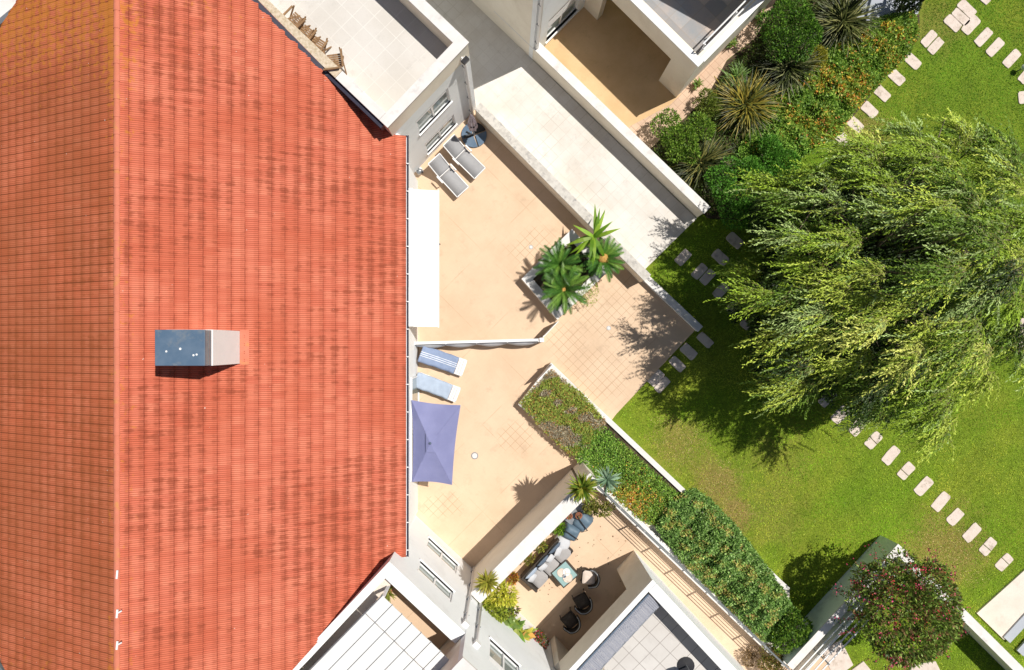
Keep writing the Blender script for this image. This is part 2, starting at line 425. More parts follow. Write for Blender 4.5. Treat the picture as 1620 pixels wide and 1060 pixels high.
# white specks
ws = ramp(nt, noise(nt, 9, 2, .5, w=90), .77, .8)
c = mixc(nt, mth(nt, 'MULTIPLY', ws, .8), c, (.7, .62, .55))
nt.links.new(c, b.inputs['Base Color']); b.inputs['Roughness'].default_value = .85; b.inputs['Specular IOR Level'].default_value = .15
bump(nt, b, noise(nt, 45, 3), .3, .01)
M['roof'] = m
M['ridge'] = surf('ridge tiles', (.60, .19, .12), (.55, .17, .10), 3, .9, .85, 40, .3, stain=(.55, .27, .06), stain_scale=2.5, stain_amt=.6)

# ------------------------------------------------------------------ leaf mesh tools
def leafmesh(name, mat, verts, faces_n, cols, parent=None, local=False):
    """verts (n*k,3), each face has k consecutive verts; cols (n,3)"""
    k = faces_n; nv = len(verts); nf = nv // k
    if parent is not None and not local:
        o = root_of(parent).location; verts = verts - np.array([o.x, o.y, o.z])
    me = bpy.data.meshes.new(name)
    me.vertices.add(nv); me.vertices.foreach_set('co', verts.astype(np.float32).ravel())
    me.loops.add(nv); me.loops.foreach_set('vertex_index', np.arange(nv, dtype=np.int32))
    me.polygons.add(nf)
    me.polygons.foreach_set('loop_start', np.arange(0, nv, k, dtype=np.int32))
    me.polygons.foreach_set('loop_total', np.full(nf, k, dtype=np.int32))
    at = me.color_attributes.new('Col', 'FLOAT_COLOR', 'POINT')
    c4 = np.ones((nv, 4), dtype=np.float32); c4[:, :3] = np.repeat(cols, k, axis=0)
    at.data.foreach_set('color', c4.ravel())
    me.update(); me.validate()
    me.materials.append(mat)
    ob = bpy.data.objects.new(name, me); COL.objects.link(ob)
    if parent is not None: ob.parent = parent
    return ob
def unit(a): return a / (np.linalg.norm(a, axis=1, keepdims=True) + 1e-9)
def leaves(pos, direc, nrm, length, width):
    """diamond-ish 4 vert leaves"""
    d = unit(direc); s = unit(np.cross(d, nrm)); L = length.reshape(-1, 1); Wd = width.reshape(-1, 1)
    a = pos; b2 = pos + d * L * .45 + s * Wd * .5; c2 = pos + d * L; e = pos + d * L * .45 - s * Wd * .5
    return np.stack([a, b2, c2, e], 1).reshape(-1, 3)
def pick(cols, n, rng=NR, jit=.18):
    c = np.array(cols)[rng.integers(0, len(cols), n)]
    return np.clip(c * (1 + rng.normal(0, jit, (n, 1))), .004, .9)
LM = leafmat('leaf', .5, .3)
LMd = leafmat('glossy dark leaf', .35, .15)
FM = leafmat('flower', .7, .3)

def bush_points(blobs, n, rng, rough=.2, down=0.0):
    """points on lumpy shells of blobs [(x,y,z,rx,ry,rz)]"""
    B = np.array(blobs); vol = B[:, 3] * B[:, 4] + B[:, 5] * B[:, 3]
    k = rng.choice(len(B), n, p=vol / vol.sum())
    d = unit(rng.normal(size=(n, 3)))
    d[:, 2] = np.where(rng.random(n) < .8, np.abs(d[:, 2]), d[:, 2])
    rr = 1 - np.abs(rng.normal(0, rough, n))
    p = B[k, :3] + d * B[k, 3:6] * rr[:, None]
    # drop points buried deep within other blobs
    keep = np.ones(n, bool)
    for bb in B:
        q = (p - bb[:3]) / bb[3:6]
        keep &= ~((np.linalg.norm(q, axis=1) < .72) & (rng.random(n) < .8))
    keep &= p[:, 2] > .02
    return p[keep], d[keep]
def shrub(name, mat, blobs, n, ll, lw, cols, parent=None, rng=NR, rough=.14, up=.5, fl=None, local=False):
    p, d = bush_points(blobs, n, rng, rough)
    m_ = len(p)
    dirn = d + rng.normal(0, .6, (m_, 3)) + np.array([0, 0, up])
    nrm = d + rng.normal(0, .5, (m_, 3)) + np.array([0, 0, .6])
    v = leaves(p, dirn, nrm, ll * rng.uniform(.6, 1.3, m_), lw * rng.uniform(.6, 1.3, m_))
    ob = leafmesh(name, mat, v, 4, np.clip(pick(cols, m_) * 1.25, 0, .85), parent, local)
    return ob
def clumpy(cx, cy, z0, rx, ry, rz, n, rng, s=.45):
    """lumpy set of blobs filling an ellipsoid dome"""
    out = []
    for i in range(n):
        a = rng.uniform(0, 2 * PI); r = math.sqrt(rng.uniform(0, 1)) * .75
        f = math.sqrt(max(0, 1 - r * r))
        q = s * rng.uniform(.7, 1.2)
        out.append((cx + rx * r * math.cos(a), cy + ry * r * math.sin(a), z0 + rz * f * rng.uniform(.75, 1) - q * rz * .4, rx * q, ry * q, rz * q))
    return out
def blades(name, mat, base, n, L, w, elev, droop, cols, parent=None, rng=NR, segs=5, spread=.05, local=False, azr=None):
    """arching strap leaves radiating from base, each a bent strip of quads"""
    V = []; C = []
    base = np.array(base)
    for i in range(n):
        az = rng.uniform(0, 2 * PI) if azr is None else rng.uniform(*azr)
        e = math.radians(rng.uniform(*elev)); l = L * rng.uniform(.7, 1.1); dr = droop * rng.uniform(.6, 1.3)
        p = base + np.array([rng.normal(0, spread), rng.normal(0, spread), 0])
        dh = np.array([math.cos(az), math.sin(az), 0]); sd = np.array([-dh[1], dh[0], 0])
        col = np.array(cols[rng.integers(len(cols))]) * (1 + rng.normal(0, .15))
        pts = [p]
        for k in range(segs):
            ee = e - dr * (k + .5) / segs
            p = p + (dh * math.cos(ee) + np.array([0, 0, math.sin(ee)])) * l / segs
            pts.append(p)
        for k in range(segs):
            t0, t1 = k / segs, (k + 1) / segs
            f = lambda t: w * .5 * (min(1, .55 + 1.5 * t) if t < .35 else max(.03, (1 - ((t - .35) / .65) ** 1.6)))
            V += [pts[k] - sd * f(t0), pts[k] + sd * f(t0), pts[k + 1] + sd * f(t1), pts[k + 1] - sd * f(t1)]
            C.append(np.clip(col * (1 + .1 * (k % 2)), .004, .9))
    return leafmesh(name, mat, np.array(V), 4, np.array(C), parent, local)
def cycad(name, mat, base, n, L, cols, parent, rng=NR, elev=(15, 65)):
    """fronds with leaflets"""
    V = []; C = []
    base = np.array(base)
    for i in range(n):
        az = 2 * PI * (i * .382) + rng.normal(0, .1)
        e = math.radians(rng.uniform(*elev)); l = L * rng.uniform(.8, 1.08)
        dh = np.array([math.cos(az), math.sin(az), 0]); sd = np.array([-dh[1], dh[0], 0]); up = np.array([0, 0, 1.])
        p = base.copy(); segs = 18; col = np.array(cols[rng.integers(len(cols))])
        for k in range(segs):
            t = k / segs
            ee = e - 1.1 * t
            q = p + (dh * math.cos(ee) + up * math.sin(ee)) * l / segs
            tan = unit((q - p).reshape(1, 3))[0]
            ll = .145 * l / .9 * math.sin(PI * min(1, .12 + t * .88)) ** .6
            for s in (1, -1):
                d = tan * .75 + sd * s * .8 + up * .25
                d /= np.linalg.norm(d)
                tip = q + d * ll; wv = tan * .026
                V += [q - wv, q + wv, tip + wv * .3, tip - wv * .3]
                C.append(np.clip(col * (1 + rng.normal(0, .15)), .004, .9))
            V += [p - sd * .008, p + sd * .008, q + sd * .008, q - sd * .008]; C.append(np.array((.15, .2, .03)))
            p = q
    return leafmesh(name, mat, np.array(V), 4, np.array(C), parent)

# ------------------------------------------------------------------ ground
g = MB(); g.sheet([(-160, -160), (160, -160), (160, 160), (-160, 160)], -.06)
tag(g.build('lawn', M['grass']), kind='structure')
g = MB().prism([P2(*p) for p in ((560, 300), (560, 120), (748, 150), (1012, 438), (1100, 522), (975, 655), (962, 672), (930, 700), (1180, 880), (1300, 1010), (1330, 1100), (840, 1130), (560, 900))], -.3, 0)
tag(g.build('patio', M['patio']), kind='structure')
# path between the two garden walls
NW0, NW1 = Vector((-1.6, 9.42)), Vector((5.28, 2.68))          # left wall, patio side face
g = MB().prism([(-1.3, 9.5), (5.36, 2.83), (7.55, 4.98), (-2.5, 14.7), (-7.5, 15.7), (-7, 13)], -.3, .02)
tag(g.build('path', M['path']), kind='structure')
g = MB().prism([P2(*p) for p in ((846, 62), (1000, -90), (1270, -90), (1232, -8), (1195, 60), (1150, 95), (1120, 150), (1085, 185), (1050, 215), (1022, 242))], -.3, .006)
tag(g.build('walkway', M['patio2']), kind='structure')
g = MB().sheet([P2(*p) for p in ((846, 63), (1010, -100), (1190, -90), (1076, 150), (1060, 166), (985, 206))], .011)
tag(g.build('patio', M['ochre_shade']), kind='structure')
g = MB().prism([P2(*p) for p in ((1335, -60), (1470, -60), (1452, 22), (1400, 38), (1345, 30))], -.3, .02)
tag(g.build('paving', M['slab_blue']), kind='structure')
g = MB().prism([P2(*p) for p in ((1545, 970), (1700, 830), (1760, 880), (1588, 1012))], -.3, .02)
tag(g.build('pavement', M['concrete']), kind='structure')
# garden bed soil, north-east
g = MB().prism([P2(*p) for p in ((1025, 240), (1050, 216), (1085, 186), (1120, 151), (1150, 96), (1195, 61), (1232, -7), (1330, -60), (1340, 30), (1400, 40), (1455, 22), (1455, 60), (1345, 190), (1235, 260), (1185, 350), (1120, 345))], -.3, -.01)
tag(g.build('garden_bed', M['soil']), kind='structure')

# ------------------------------------------------------------------ main house with the red roof
EX, EZ, SL = -3.242, 4.7, .45
RX = -10.77
RZ = EZ + SL * (EX - RX)
def ylim(x):
    a = -x
    if a < 10.77:
        hi = 6.80 if a < 3.76 else 6.80 + .96 * (a - 3.76)
        lo = -6.92 if a < 3.64 else -6.92 - 1.05 * (a - 3.64)
    else:
        hi = min(6.8 + .96 * 7.01, 10.45 - .86 * (a - 14.8)); lo = max(-6.92 - 1.05 * 7.13, -9.67 - 1.3 * (15.6 - a))
    return max(-12, lo), min(12, hi)
house = thing('house', 'large house with red clay tiled gable roof filling the left side', 'house', (-10.8, 0, 0))
poly = [(-3.475, -6.6), (-3.475, 6.45), (-10.7, 13.0), (-15, 9.9), (-17.9, 7.2), (-17.9, -6.6), (-15.5, -9.4), (-11, -13), (-9.6, -12.7)]
wl_ = MB().prism(poly, 0, 4.45)
wallo = wl_.build('wall', M['wallwhite'], house)
TW = .236; TC = .345
def slope_mesh(side):
    ys = np.arange(-12.0, 12.01, TW / 16)
    prof = .011 * np.abs(np.sin(PI * ys / (TW / 4))) ** .6 + .020 * np.abs(np.cos(PI * ys / TW)) ** .5
    rows = []                # (x, dz, u)
    x0 = EX if side > 0 else 2 * RX - EX
    nco = int(math.ceil(abs(RX - x0) / TC))
    for i in range(nco):
        xa = x0 - side * i * TC; xb = x0 - side * (i + 1) * TC
        if side * (xb - RX) < 0: xb = RX
        rows.append((xa, .034, i + .001)); rows.append((xb - side * .004 if xb != RX else xb, .0, i + .999))
    V = []; UV = []
    for (x, dz, u_) in rows:
        lo, hi = ylim(x)
        z = EZ + SL * abs(x - x0) + dz
        yc = np.clip(ys, lo, hi)
        jit = 0
        V.append(np.stack([np.full_like(ys, x), yc, z + prof + jit], 1)); UV.append(np.stack([np.full_like(ys, u_ + (0 if side > 0 else 100)), yc / TW], 1))
    V = np.array(V); UV = np.array(UV); nr, nc = V.shape[:2]
    F = []
    for r in range(nr - 1):
        for c_ in range(nc - 1):
            a0, a1, b0, b1 = V[r, c_, 1], V[r, c_ + 1, 1], V[r + 1, c_, 1], V[r + 1, c_ + 1, 1]
            if a1 - a0 < 1e-4 and b1 - b0 < 1e-4: continue
            i = r * nc + c_
            F.append((i, i + 1, i + nc + 1, i + nc) if side < 0 else (i, i + nc, i + nc + 1, i + 1))
    return V.reshape(-1, 3), UV.reshape(-1, 2), F
Vs = []; UVs = []; Fs = []; off = 0
for sd in (1, -1):
    v_, u_, f_ = slope_mesh(sd)
    Vs.append(v_); UVs.append(u_); Fs += [tuple(i + off for i in f) for f in f_]; off += len(v_)
V = np.concatenate(Vs); UV = np.concatenate(UVs)
o = house.location
me = bpy.data.meshes.new('roof'); me.from_pydata((V - np.array([o.x, o.y, o.z])).tolist(), [], Fs)
uvl = me.uv_layers.new(name='UVMap')
li_ = np.zeros(len(me.loops), dtype=np.int32); me.loops.foreach_get('vertex_index', li_)
uvl.data.foreach_set('uv', UV[li_].astype(np.float32).ravel())
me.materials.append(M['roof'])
roof = bpy.data.objects.new('roof', me); COL.objects.link(roof); roof.parent = house
# underside / verge boards
ub = MB()
for sd in (1, -1):
    x0 = EX if sd > 0 else 2 * RX - EX
    for k in range(10):
        xa = x0 - sd * (abs(RX - x0)) * k / 10; xb = x0 - sd * (abs(RX - x0)) * (k + 1) / 10
        la, ha = ylim(xa - sd * .001); lb, hb = ylim(xb + sd * .001); za = EZ + SL * abs(xa - x0); zb = EZ + SL * abs(xb - x0)
        e = .03
        vs = [(xa, la + e, za - .02), (xa, ha - e, za - .02), (xb, hb - e, zb - .02), (xb, lb + e, zb - .02)]
        vs += [(x, y, z - .16) for x, y, z in vs]
        ub.add(vs, [(0, 1, 2, 3), (7, 6, 5, 4), (0, 4, 5, 1), (1, 5, 6, 2), (2, 6, 7, 3), (3, 7, 4, 0)])
ub.build('roof_deck', M['wallwhite'], house)
# ridge caps
rc = MB(); y = -13.3
while y < 13.3:
    L = .55; n = 6
    for j in range(1):
        for k in range(n):
            a0 = PI * k / n; a1 = PI * (k + 1) / n; r0 = .078; r1 = .092
            z0 = RZ - .03
            rc.add([(RX + r1 * math.cos(a0), y, z0 + r1 * math.sin(a0) * .8 + .03), (RX + r0 * math.cos(a0), y + L, z0 + r0 * math.sin(a0) * .8 + .03), (RX + r0 * math.cos(a1), y + L, z0 + r0 * math.sin(a1) * .8 + .03), (RX + r1 * math.cos(a1), y, z0 + r1 * math.sin(a1) * .8 + .03)], [(0, 1, 2, 3)])
    rc.add([(RX + .092 * math.cos(PI * k / n), y, RZ + .074 * math.sin(PI * k / n)) for k in range(n + 1)], [tuple(range(n + 1))])
    y += .49
rc.build('ridge_cap', M['ridge'], roof)
# white bird-ish clips on the ridge
for py_, w_ in ((908, .16), (970, .22), (1020, .22)):
    x, y = P2(187, py_, RZ + .15)
    q = MB().bar((x - .02, y + .1, RZ + .15), (x - .02, y - .12, RZ + .19), .05, .02)
    if w_ > .2: q.bar((x - .02, y, RZ + .17), (x + .12, y + .08, RZ + .2), .04, .02)
    q.build('ridge_clip', M['white'], roof)
# gutter along east eave
gt = MB()
n = 8; yy = (-6.95, 6.85)
pr = [(EX + .02 + .05 * math.cos(PI + PI * k / n), EZ - .03 + .05 * math.sin(PI + PI * k / n)) for k in range(n + 1)]
pr2 = [(EX + .02 + .042 * math.cos(PI + PI * k / n), EZ - .03 + .042 * math.sin(PI + PI * k / n)) for k in range(n + 1)]
vs = []
for (x, z) in pr + pr2[::-1]: vs += [(x, yy[0], z), (x, yy[1], z)]
m_ = len(vs) // 2
gt.add(vs, [(2 * i, 2 * i + 1, 2 * ((i + 1) % m_) + 1, 2 * ((i + 1) % m_)) for i in range(m_)])
gut = gt.build('gutter', M['navy'], house)
y = -6.7
while y < 6.8:
    MB().box((EX + .01, y, EZ + .045), (.15, .03, .012)).build('gutter_bracket', M['white'], gut); y += .9
# chimney
x0c, x1c, y0c, y1c = -9.12, -7.86, -.57, .40
xm, ym, w_, d_ = (x0c + x1c) / 2, (y0c + y1c) / 2, x1c - x0c, y1c - y0c
chm = MB().box((xm, ym, 7.5), (w_, d_, 2.36)).build('chimney', M['white'], roof, bevel=.01)
cp = MB().box((xm, ym, 8.92), (w_ - .16, d_ - .16, .46))
for k in range(4): cp.box((xm, ym, 8.76 + k * .10), (w_ - .02, d_ - .04, .03))
cp.build('chimney_louvre', M['metal'], chm)
MB().box((xm - .01, ym, 9.17), (w_ + .04, d_ - .03, .06)).build('chimney_cap', M['chmetal'], chm, bevel=.01)
for (px, py, r) in ((263, 556, .03), (285, 552, .035), (306, 562, .03), (311, 561, .03)):
    p = W(px, py, 9.2); MB().lathe((p.x, p.y, 9.201), [(r, 0), (r * .8, .006)], 8).build('bird_dropping', M['white'], chm)
MB().box((x1c + .12, ym, EZ + SL * (EX - x1c - .12) + .05), M=Matrix.Rotation(math.atan(SL), 4, 'Y'), d=(.26, d_ + .06, .02)).build('flashing', M['ridge'], chm)
# doors on the patio side of the house
def window(parent, A, d, n, s0, s1, z0, z1, inset=.1, mull=1, sill=True, shutter=None, curtain=False):
    A = Vector(A); d = Vector(d); n = Vector(n)
    def pt(s, off, z): q = A + d * s + n * off; return (q.x, q.y, z)
    fr = MB(); w = .06
    ang = math.atan2(d.y, d.x)
    def bx(sa, sb, za, zb, oa, ob, mb):
        mb.prism([pt(sa, oa, 0)[:2], pt(sb, oa, 0)[:2], pt(sb, ob, 0)[:2], pt(sa, ob, 0)[:2]], za, zb)
    o0, o1 = -inset - .03, -inset + .03
    bx(s0, s1, z0, z0 + w, o0, o1, fr); bx(s0, s1, z1 - w, z1, o0, o1, fr)
    bx(s0, s0 + w, z0 + w, z1 - w, o0, o1, fr); bx(s1 - w, s1, z0 + w, z1 - w, o0, o1, fr)
    for k in range(mull):
        sm = s0 + (s1 - s0) * (k + 1) / (mull + 1)
        bx(sm - w * .6, sm + w * .6, z0 + w, z1 - w, o0 + .004, o1 + .004, fr)
    f = fr.build('window', M['white'], parent)
    g = MB(); bx(s0 + w, s1 - w, z0 + w, z1 - w, -inset - .012, -inset - .004, g); g.build('pane', M['glass'], f)
    if sill:
        g = MB(); bx(s0 - .05, s1 + .05, z0 - .05, z0, -.15, .06, g); g.build('sill', M['white'], f)
    if shutter:
        g = MB()
        zz = z1 - shutter
        while zz < z1 - .01:
            bx(s0 + .03, s1 - .03, zz, zz + .035, -inset + .035, -inset + .05, g); zz += .045
        g.build('blind', M['white'], f)
    return f
# ground floor openings set slightly proud of wall face (sliding doors)
for (ya, yb) in ((.9, 4.0), (-5.0, -1.2)):
    window(house, (-3.475, yb), (0, -1), (1, 0), 0, yb - ya, .03, 2.15, inset=-.04, mull=1, sill=False)
window(house, (-3.475, 3.6), (0, -1), (1, 0), 0, 1.6, 3.0, 4.1, inset=-.04, mull=1, sill=False)
# awning
aw = MB()
xa0, xa1 = -3.47, W(692, 0, 2.35).x
ya0, ya1 = W(0, 517, 2.4).y, W(0, 301, 2.4).y
k = 14
for i in range(1):
    aw.add([(xa0, ya0, 2.62), (xa1, ya0, 2.36), (xa1, ya1, 2.36), (xa0, ya1, 2.62), (xa0, ya0, 2.60), (xa1, ya0, 2.34), (xa1, ya1, 2.34), (xa0, ya1, 2.60)],
           [(0, 1, 2, 3), (7, 6, 5, 4), (0, 4, 5, 1), (1, 5, 6, 2), (2, 6, 7, 3), (3, 7, 4, 0)])
awo = aw.build('awning', M['awning'], house)
q = MB().box((xa1 + .035, (ya0 + ya1) / 2, 2.34), (.06, ya1 - ya0 + .05, .10)); q.build('front_bar', M['white'], awo, bevel=.01)
q = MB().box((xa0 + .09, (ya0 + ya1) / 2, 2.70), (.17, ya1 - ya0, .15)); q.build('cassette', M['white'], awo, bevel=.02)
q = MB().tube([(xa1 + .05, ya0 + 3, 2.3), (xa1 + .09, ya0 + 2.98, 2.32)], .03); q.build('crank_eye', M['dark'], awo)

# ------------------------------------------------------------------ facade with holes
def facade(parent, name, mat, A, d, n, L, z0, z1, holes, th=.2):
    A, d, n = Vector(A), Vector(d), Vector(n)
    ss = sorted({0, L} | {h[0] for h in holes} | {h[1] for h in holes}); zs = sorted({z0, z1} | {h[2] for h in holes} | {h[3] for h in holes})
    mb = MB()
    for i in range(len(ss) - 1):
        for j in range(len(zs) - 1):
            sm, zm = (ss[i] + ss[i + 1]) / 2, (zs[j] + zs[j + 1]) / 2
            if any(h[0] < sm < h[1] and h[2] < zm < h[3] for h in holes): continue
            a = A + d * ss[i]; b_ = A + d * ss[i + 1]
            mb.prism([tuple(a), tuple(b_), tuple(b_ - n * th), tuple(a - n * th)], zs[j], zs[j + 1])
    return mb.build(name, mat, parent)

# ---- north block (white, flat roof terrace)
dN = Vector((.6905, .7234)).normalized(); nN = Vector((dN.y, -dN.x))
SN = Vector((-3.655, 6.74)); LN = 3.60
EN = SN + dN * LN
nNE = dN.copy()                         # outward of the NE face is along dN
dBk = Vector((-dN.y, dN.x))             # going north-west
TOPZ, FLZ = 5.9, 4.95
nb = thing('block', 'white flat-roofed block with pale roof terrace, top left of the patio', 'building', (-4.5, 10, 0))
def tri(px4, A, d, n):
    pts = [onwall(A, d, n, *p) for p in px4]
    return min(p[0] for p in pts), max(p[0] for p in pts), min(p[1] for p in pts), max(p[1] for p in pts)
def winrect(A, d, n, bl, br, tl, tr):
    a, b_, c_, e = [onwall(A, d, n, *p) for p in (bl, br, tl, tr)]
    return ((a[0] + c_[0]) / 2, (b_[0] + e[0]) / 2, (a[1] + b_[1]) / 2, (c_[1] + e[1]) / 2)
wu = winrect(SN, dN, nN, (664, 213), (716, 157), (657, 191), (706, 143))
wd = winrect(SN, dN, nN, (677, 244), (721, 195), (672, 228), (718, 181))
holes = [wu, wd]
print('N windows', wu, wd)
facade(nb, 'facade', M['wallwhite'], SN, dN, nN, LN, 0, FLZ, holes)
bk0 = SN - nN * .2; bk1 = EN - nN * .2
far = 9.5
MB().prism([tuple(bk0), tuple(bk1), tuple(bk1 + dBk * far), tuple(bk0 + dBk * far)], -.3, FLZ - .02).build('wall', M['wallwhite'], nb)
ti = MB().prism([tuple(bk0), tuple(bk1), tuple(bk1 + dBk * far), tuple(bk0 + dBk * far)], FLZ - .018, FLZ); ti.build('terrace_floor', M['terrwhite'], nb)
pp = MB()
pp.prism([tuple(SN), tuple(EN), tuple(EN - nN * .3), tuple(SN - nN * .3)], FLZ, TOPZ - .06)
pp.prism([tuple(EN - nN * .3), tuple(EN - nN * .3 - dN * .3), tuple(EN - dN * .3 + dBk * far), tuple(EN + dBk * far)], FLZ, TOPZ - .06)
pp.prism([tuple(SN - nN * .3), tuple(SN - nN * .3 + dN * .25), tuple(SN + dN * .25 + dBk * far), tuple(SN + dBk * far)], FLZ, TOPZ - .06)
pa = pp.build('parapet', M['wallcream'], nb)
c1 = MB(); e = .03
c1.prism([tuple(SN + nN * e - dN * e), tuple(EN + nN * e + dN * e), tuple(EN - nN * .33 + dN * e), tuple(SN - nN * .33 - dN * e)], TOPZ - .06, TOPZ)
c1.prism([tuple(EN - nN * .33 + dN * e), tuple(EN - nN * .33 - dN * .33), tuple(EN - dN * .33 + dBk * far), tuple(EN + dN * e + dBk * far)], TOPZ - .06, TOPZ)
c1.build('coping', M['coping'], pa, bevel=.008)
c2 = MB(); mid = 2.2
c2.prism([tuple(SN - nN * .335 - dN * e), tuple(SN - nN * .335 + dN * .28), tuple(SN + dBk * mid + dN * .28), tuple(SN + dBk * mid - dN * e)], TOPZ - .06, TOPZ)
c2.build('coping', M['coping'], pa, bevel=.008)
c2 = MB()
c2.prism([tuple(SN + dBk * (mid + .01) - dN * e), tuple(SN + dBk * (mid + .01) + dN * .28), tuple(SN + dBk * far + dN * .28), tuple(SN + dBk * far - dN * e)], TOPZ - .06, TOPZ)
tag(c2.build('coping', M['lichenstone'], pa, bevel=.008), 'lichen-speckled tan stretch of coping')
# dark gutter between block and red roof
q = MB()
g0 = SN - dN * .03 + dBk * .15; g1 = SN - dN * .03 + dBk * far
for kk in range(24):
    a = g0 + (g1 - g0) * kk / 24; b_ = g0 + (g1 - g0) * (kk + 1) / 24
    za = max(TOPZ - .10, EZ + SL * (EX - a.x) + .08); zb = max(TOPZ - .10, EZ + SL * (EX - b_.x) + .08)
    q.add([(a.x, a.y, za), (b_.x, b_.y, zb), (b_.x - dN.x * .14, b_.y - dN.y * .14, zb), (a.x - dN.x * .14, a.y - dN.y * .14, za),
           (a.x, a.y, za - .3), (b_.x, b_.y, zb - .3), (b_.x - dN.x * .14, b_.y - dN.y * .14, zb - .3), (a.x - dN.x * .14, a.y - dN.y * .14, za - .3)],
          [(0, 1, 2, 3), (7, 6, 5, 4), (0, 4, 5, 1), (1, 5, 6, 2), (2, 6, 7, 3), (3, 7, 4, 0)])
q.build('valley_gutter', M['navy'], nb)
for (w4, sh) in ((wu, .25), (wd, .25)): window(nb, SN, dN, nN, *w4, inset=.08, mull=1, shutter=sh)
# downpipe and floodlight near the corner
def pipe(parent, A, d, n, s, z0, z1, r=.05, hopper=True):
    A, d, n = Vector(A), Vector(d), Vector(n)
    def pt(off, z): q = A + d * s + n * off; return Vector((q.x, q.y, z))
    ob = MB().tube([pt(.08, z0), pt(.08, z1 - .12), pt(.02, z1)], r, 10).build('downpipe', M['white'], parent, smooth=True)
    if hopper: MB().box(pt(.07, z1 - .08), (.2, .16, .2), math.atan2(d.y, d.x)).build('hopper', M['white'], ob)
    for z in np.arange(z0 + .5, z1 - .2, 1.4): MB().box(pt(.05, z), (.15, .12, .04), math.atan2(d.y, d.x)).build('pipe_clip', M['metal'], ob)
pipe(nb, SN, dN, nN, LN - .30, .05, 5.2, .065)
fl = MB(); q = SN + dN * (LN - .33)
pq = q + nN * .16
fl.bar((q.x, q.y, 5.35), (pq.x, pq.y, 5.35), .05)
flo = fl.build('floodlight', M['white'], nb)
MB().box((pq.x, pq.y, 5.38), (.24, .16, .12), math.atan2(dN.y, dN.x)).build('lamp_head', M['dark'], flo, bevel=.01)
# small tap / hose reel at wall foot
t = thing('hose_reel', 'small grey hose reel at the foot of the white block wall', 'hose reel', W(664, 271))
MB().tube([W(661, 270, .25), W(667, 272, .25)], .11, 14).build('reel', M['metal'], t, smooth=True)
MB().tube([W(659, 270, .25), W(669, 272.5, .25)], .03, 8).build('axle', M['dark'], t)
MB().box(W(664, 271, .08), (.26, .2, .16), .7).build('stand', M['white'], t, bevel=.01)

# ---- south block
dS = Vector((.7296, -.684)).normalized(); nS = Vector((-dS.y, dS.x))     # outward to NE
SS = Vector((-3.60, -6.711)); LS = 3.22
sb = thing('block', 'white block with panelled canopy over its roof terrace, below the red roof', 'building', (-4, -9.5, 0))
wl2 = winrect(SS, dS, nS, (678.3, 852.5), (725, 892), (673.5, 862.5), (721.4, 907.4))
wu2 = winrect(SS, dS, nS, (665.8, 888), (717, 935.5), (659.6, 900), (713.5, 954.5))
print('S windows', wl2, wu2)
ES = SS + dS * LS
facade(sb, 'facade', M['wallwhite'], SS, dS, nS, LS, 0, 4.8, [wl2, wu2])
f2 = 7.5; q0 = SS - nS * .2; q1 = ES - nS * .2
FS2 = 4.8
MB().prism([tuple(q0), tuple(q1), tuple(q1 - nS * f2), tuple(q0 - nS * f2)], -.3, FS2 - .02).build('wall', M['wallwhite'], sb)
MB().prism([tuple(q0), tuple(q1), tuple(q1 - nS * f2), tuple(q0 - nS * f2)], FS2 - .018, FS2).build('terrace_floor', M['patio'], sb)
pp = MB()
pp.prism([tuple(SS), tuple(ES), tuple(ES - nS * .46), tuple(SS - nS * .46)], FS2, TOPZ)
pp.prism([tuple(SS - nS * .46), tuple(SS - nS * .46 + dS * .26), tuple(SS - nS * f2 + dS * .26), tuple(SS - nS * f2)], FS2, TOPZ)
ppo = pp.build('parapet', M['wallwhite'], sb)
pp = MB(); pp.prism([tuple(SS - nS * .5 + dS * .27), tuple(SS - nS * .5 + dS * .55), tuple(SS - nS * f2 + dS * .55), tuple(SS - nS * f2 + dS * .27)], FS2, TOPZ - .25)
pp.build('ledge', M['concrete'], sb)
for (w4, sh) in ((wl2, .2), (wu2, .25)): window(sb, SS, dS, nS, *w4, inset=.08, mull=1, shutter=sh)
pipe(sb, SS, dS, nS, LS - .08, .05, 5.55, .05)
# panel canopy on the terrace
CZ = 6.6
can = thing('canopy', 'white panelled canopy roof over the lower left terrace', 'canopy', W(600, 1000, CZ))
c0 = W(605, 942, CZ); cr = W(724, 1056, CZ); cl_ = W(490, 1060, CZ)
ux = (cr - c0).normalized(); uy = (cl_ - c0).normalized()
npan = 12; pw = .40
for i in range(npan):
    for (ta, tb) in ((0, .72), (.745, 3.2), (3.22, 7)):
        q = MB(); a = c0 + ux * (i * pw + .012) + uy * ta; b_ = c0 + ux * ((i + 1) * pw - .012) + uy * ta
        a2 = c0 + ux * (i * pw + .012) + uy * tb; b2 = c0 + ux * ((i + 1) * pw - .012) + uy * tb
        dz = Vector((0, 0, .02)); rib = Vector((0, 0, .018))
        m1 = (a + b_) / 2 + rib; m2 = (a2 + b2) / 2 + rib
        q.add([a + dz, m1 + dz, b_ + dz, b2 + dz, m2 + dz, a2 + dz, a, b_, b2, a2], [(0, 1, 4, 5), (1, 2, 3, 4), (9, 8, 7, 6), (0, 6, 7, 2, 1), (3, 8, 9, 5, 4), (0, 5, 9, 6), (2, 7, 8, 3)])
        q.build('panel', M['awning'], can)
q = MB()
for i in range(npan + 1):
    a = c0 + ux * i * pw; q.bar(a - Vector((0, 0, .03)), a + uy * 7 - Vector((0, 0, .03)), .035, .04)
q.build('rafter', M['metal'], can)
for (t_, s_) in ((.06, .05), (4.6, .05), (.06, 5.5), (4.6, 5.5)):
    a = c0 + ux * t_ + uy * s_
    MB().bar((a.x, a.y, FS2), (a.x, a.y, CZ - .05), .08).build('post', M['white'], can)
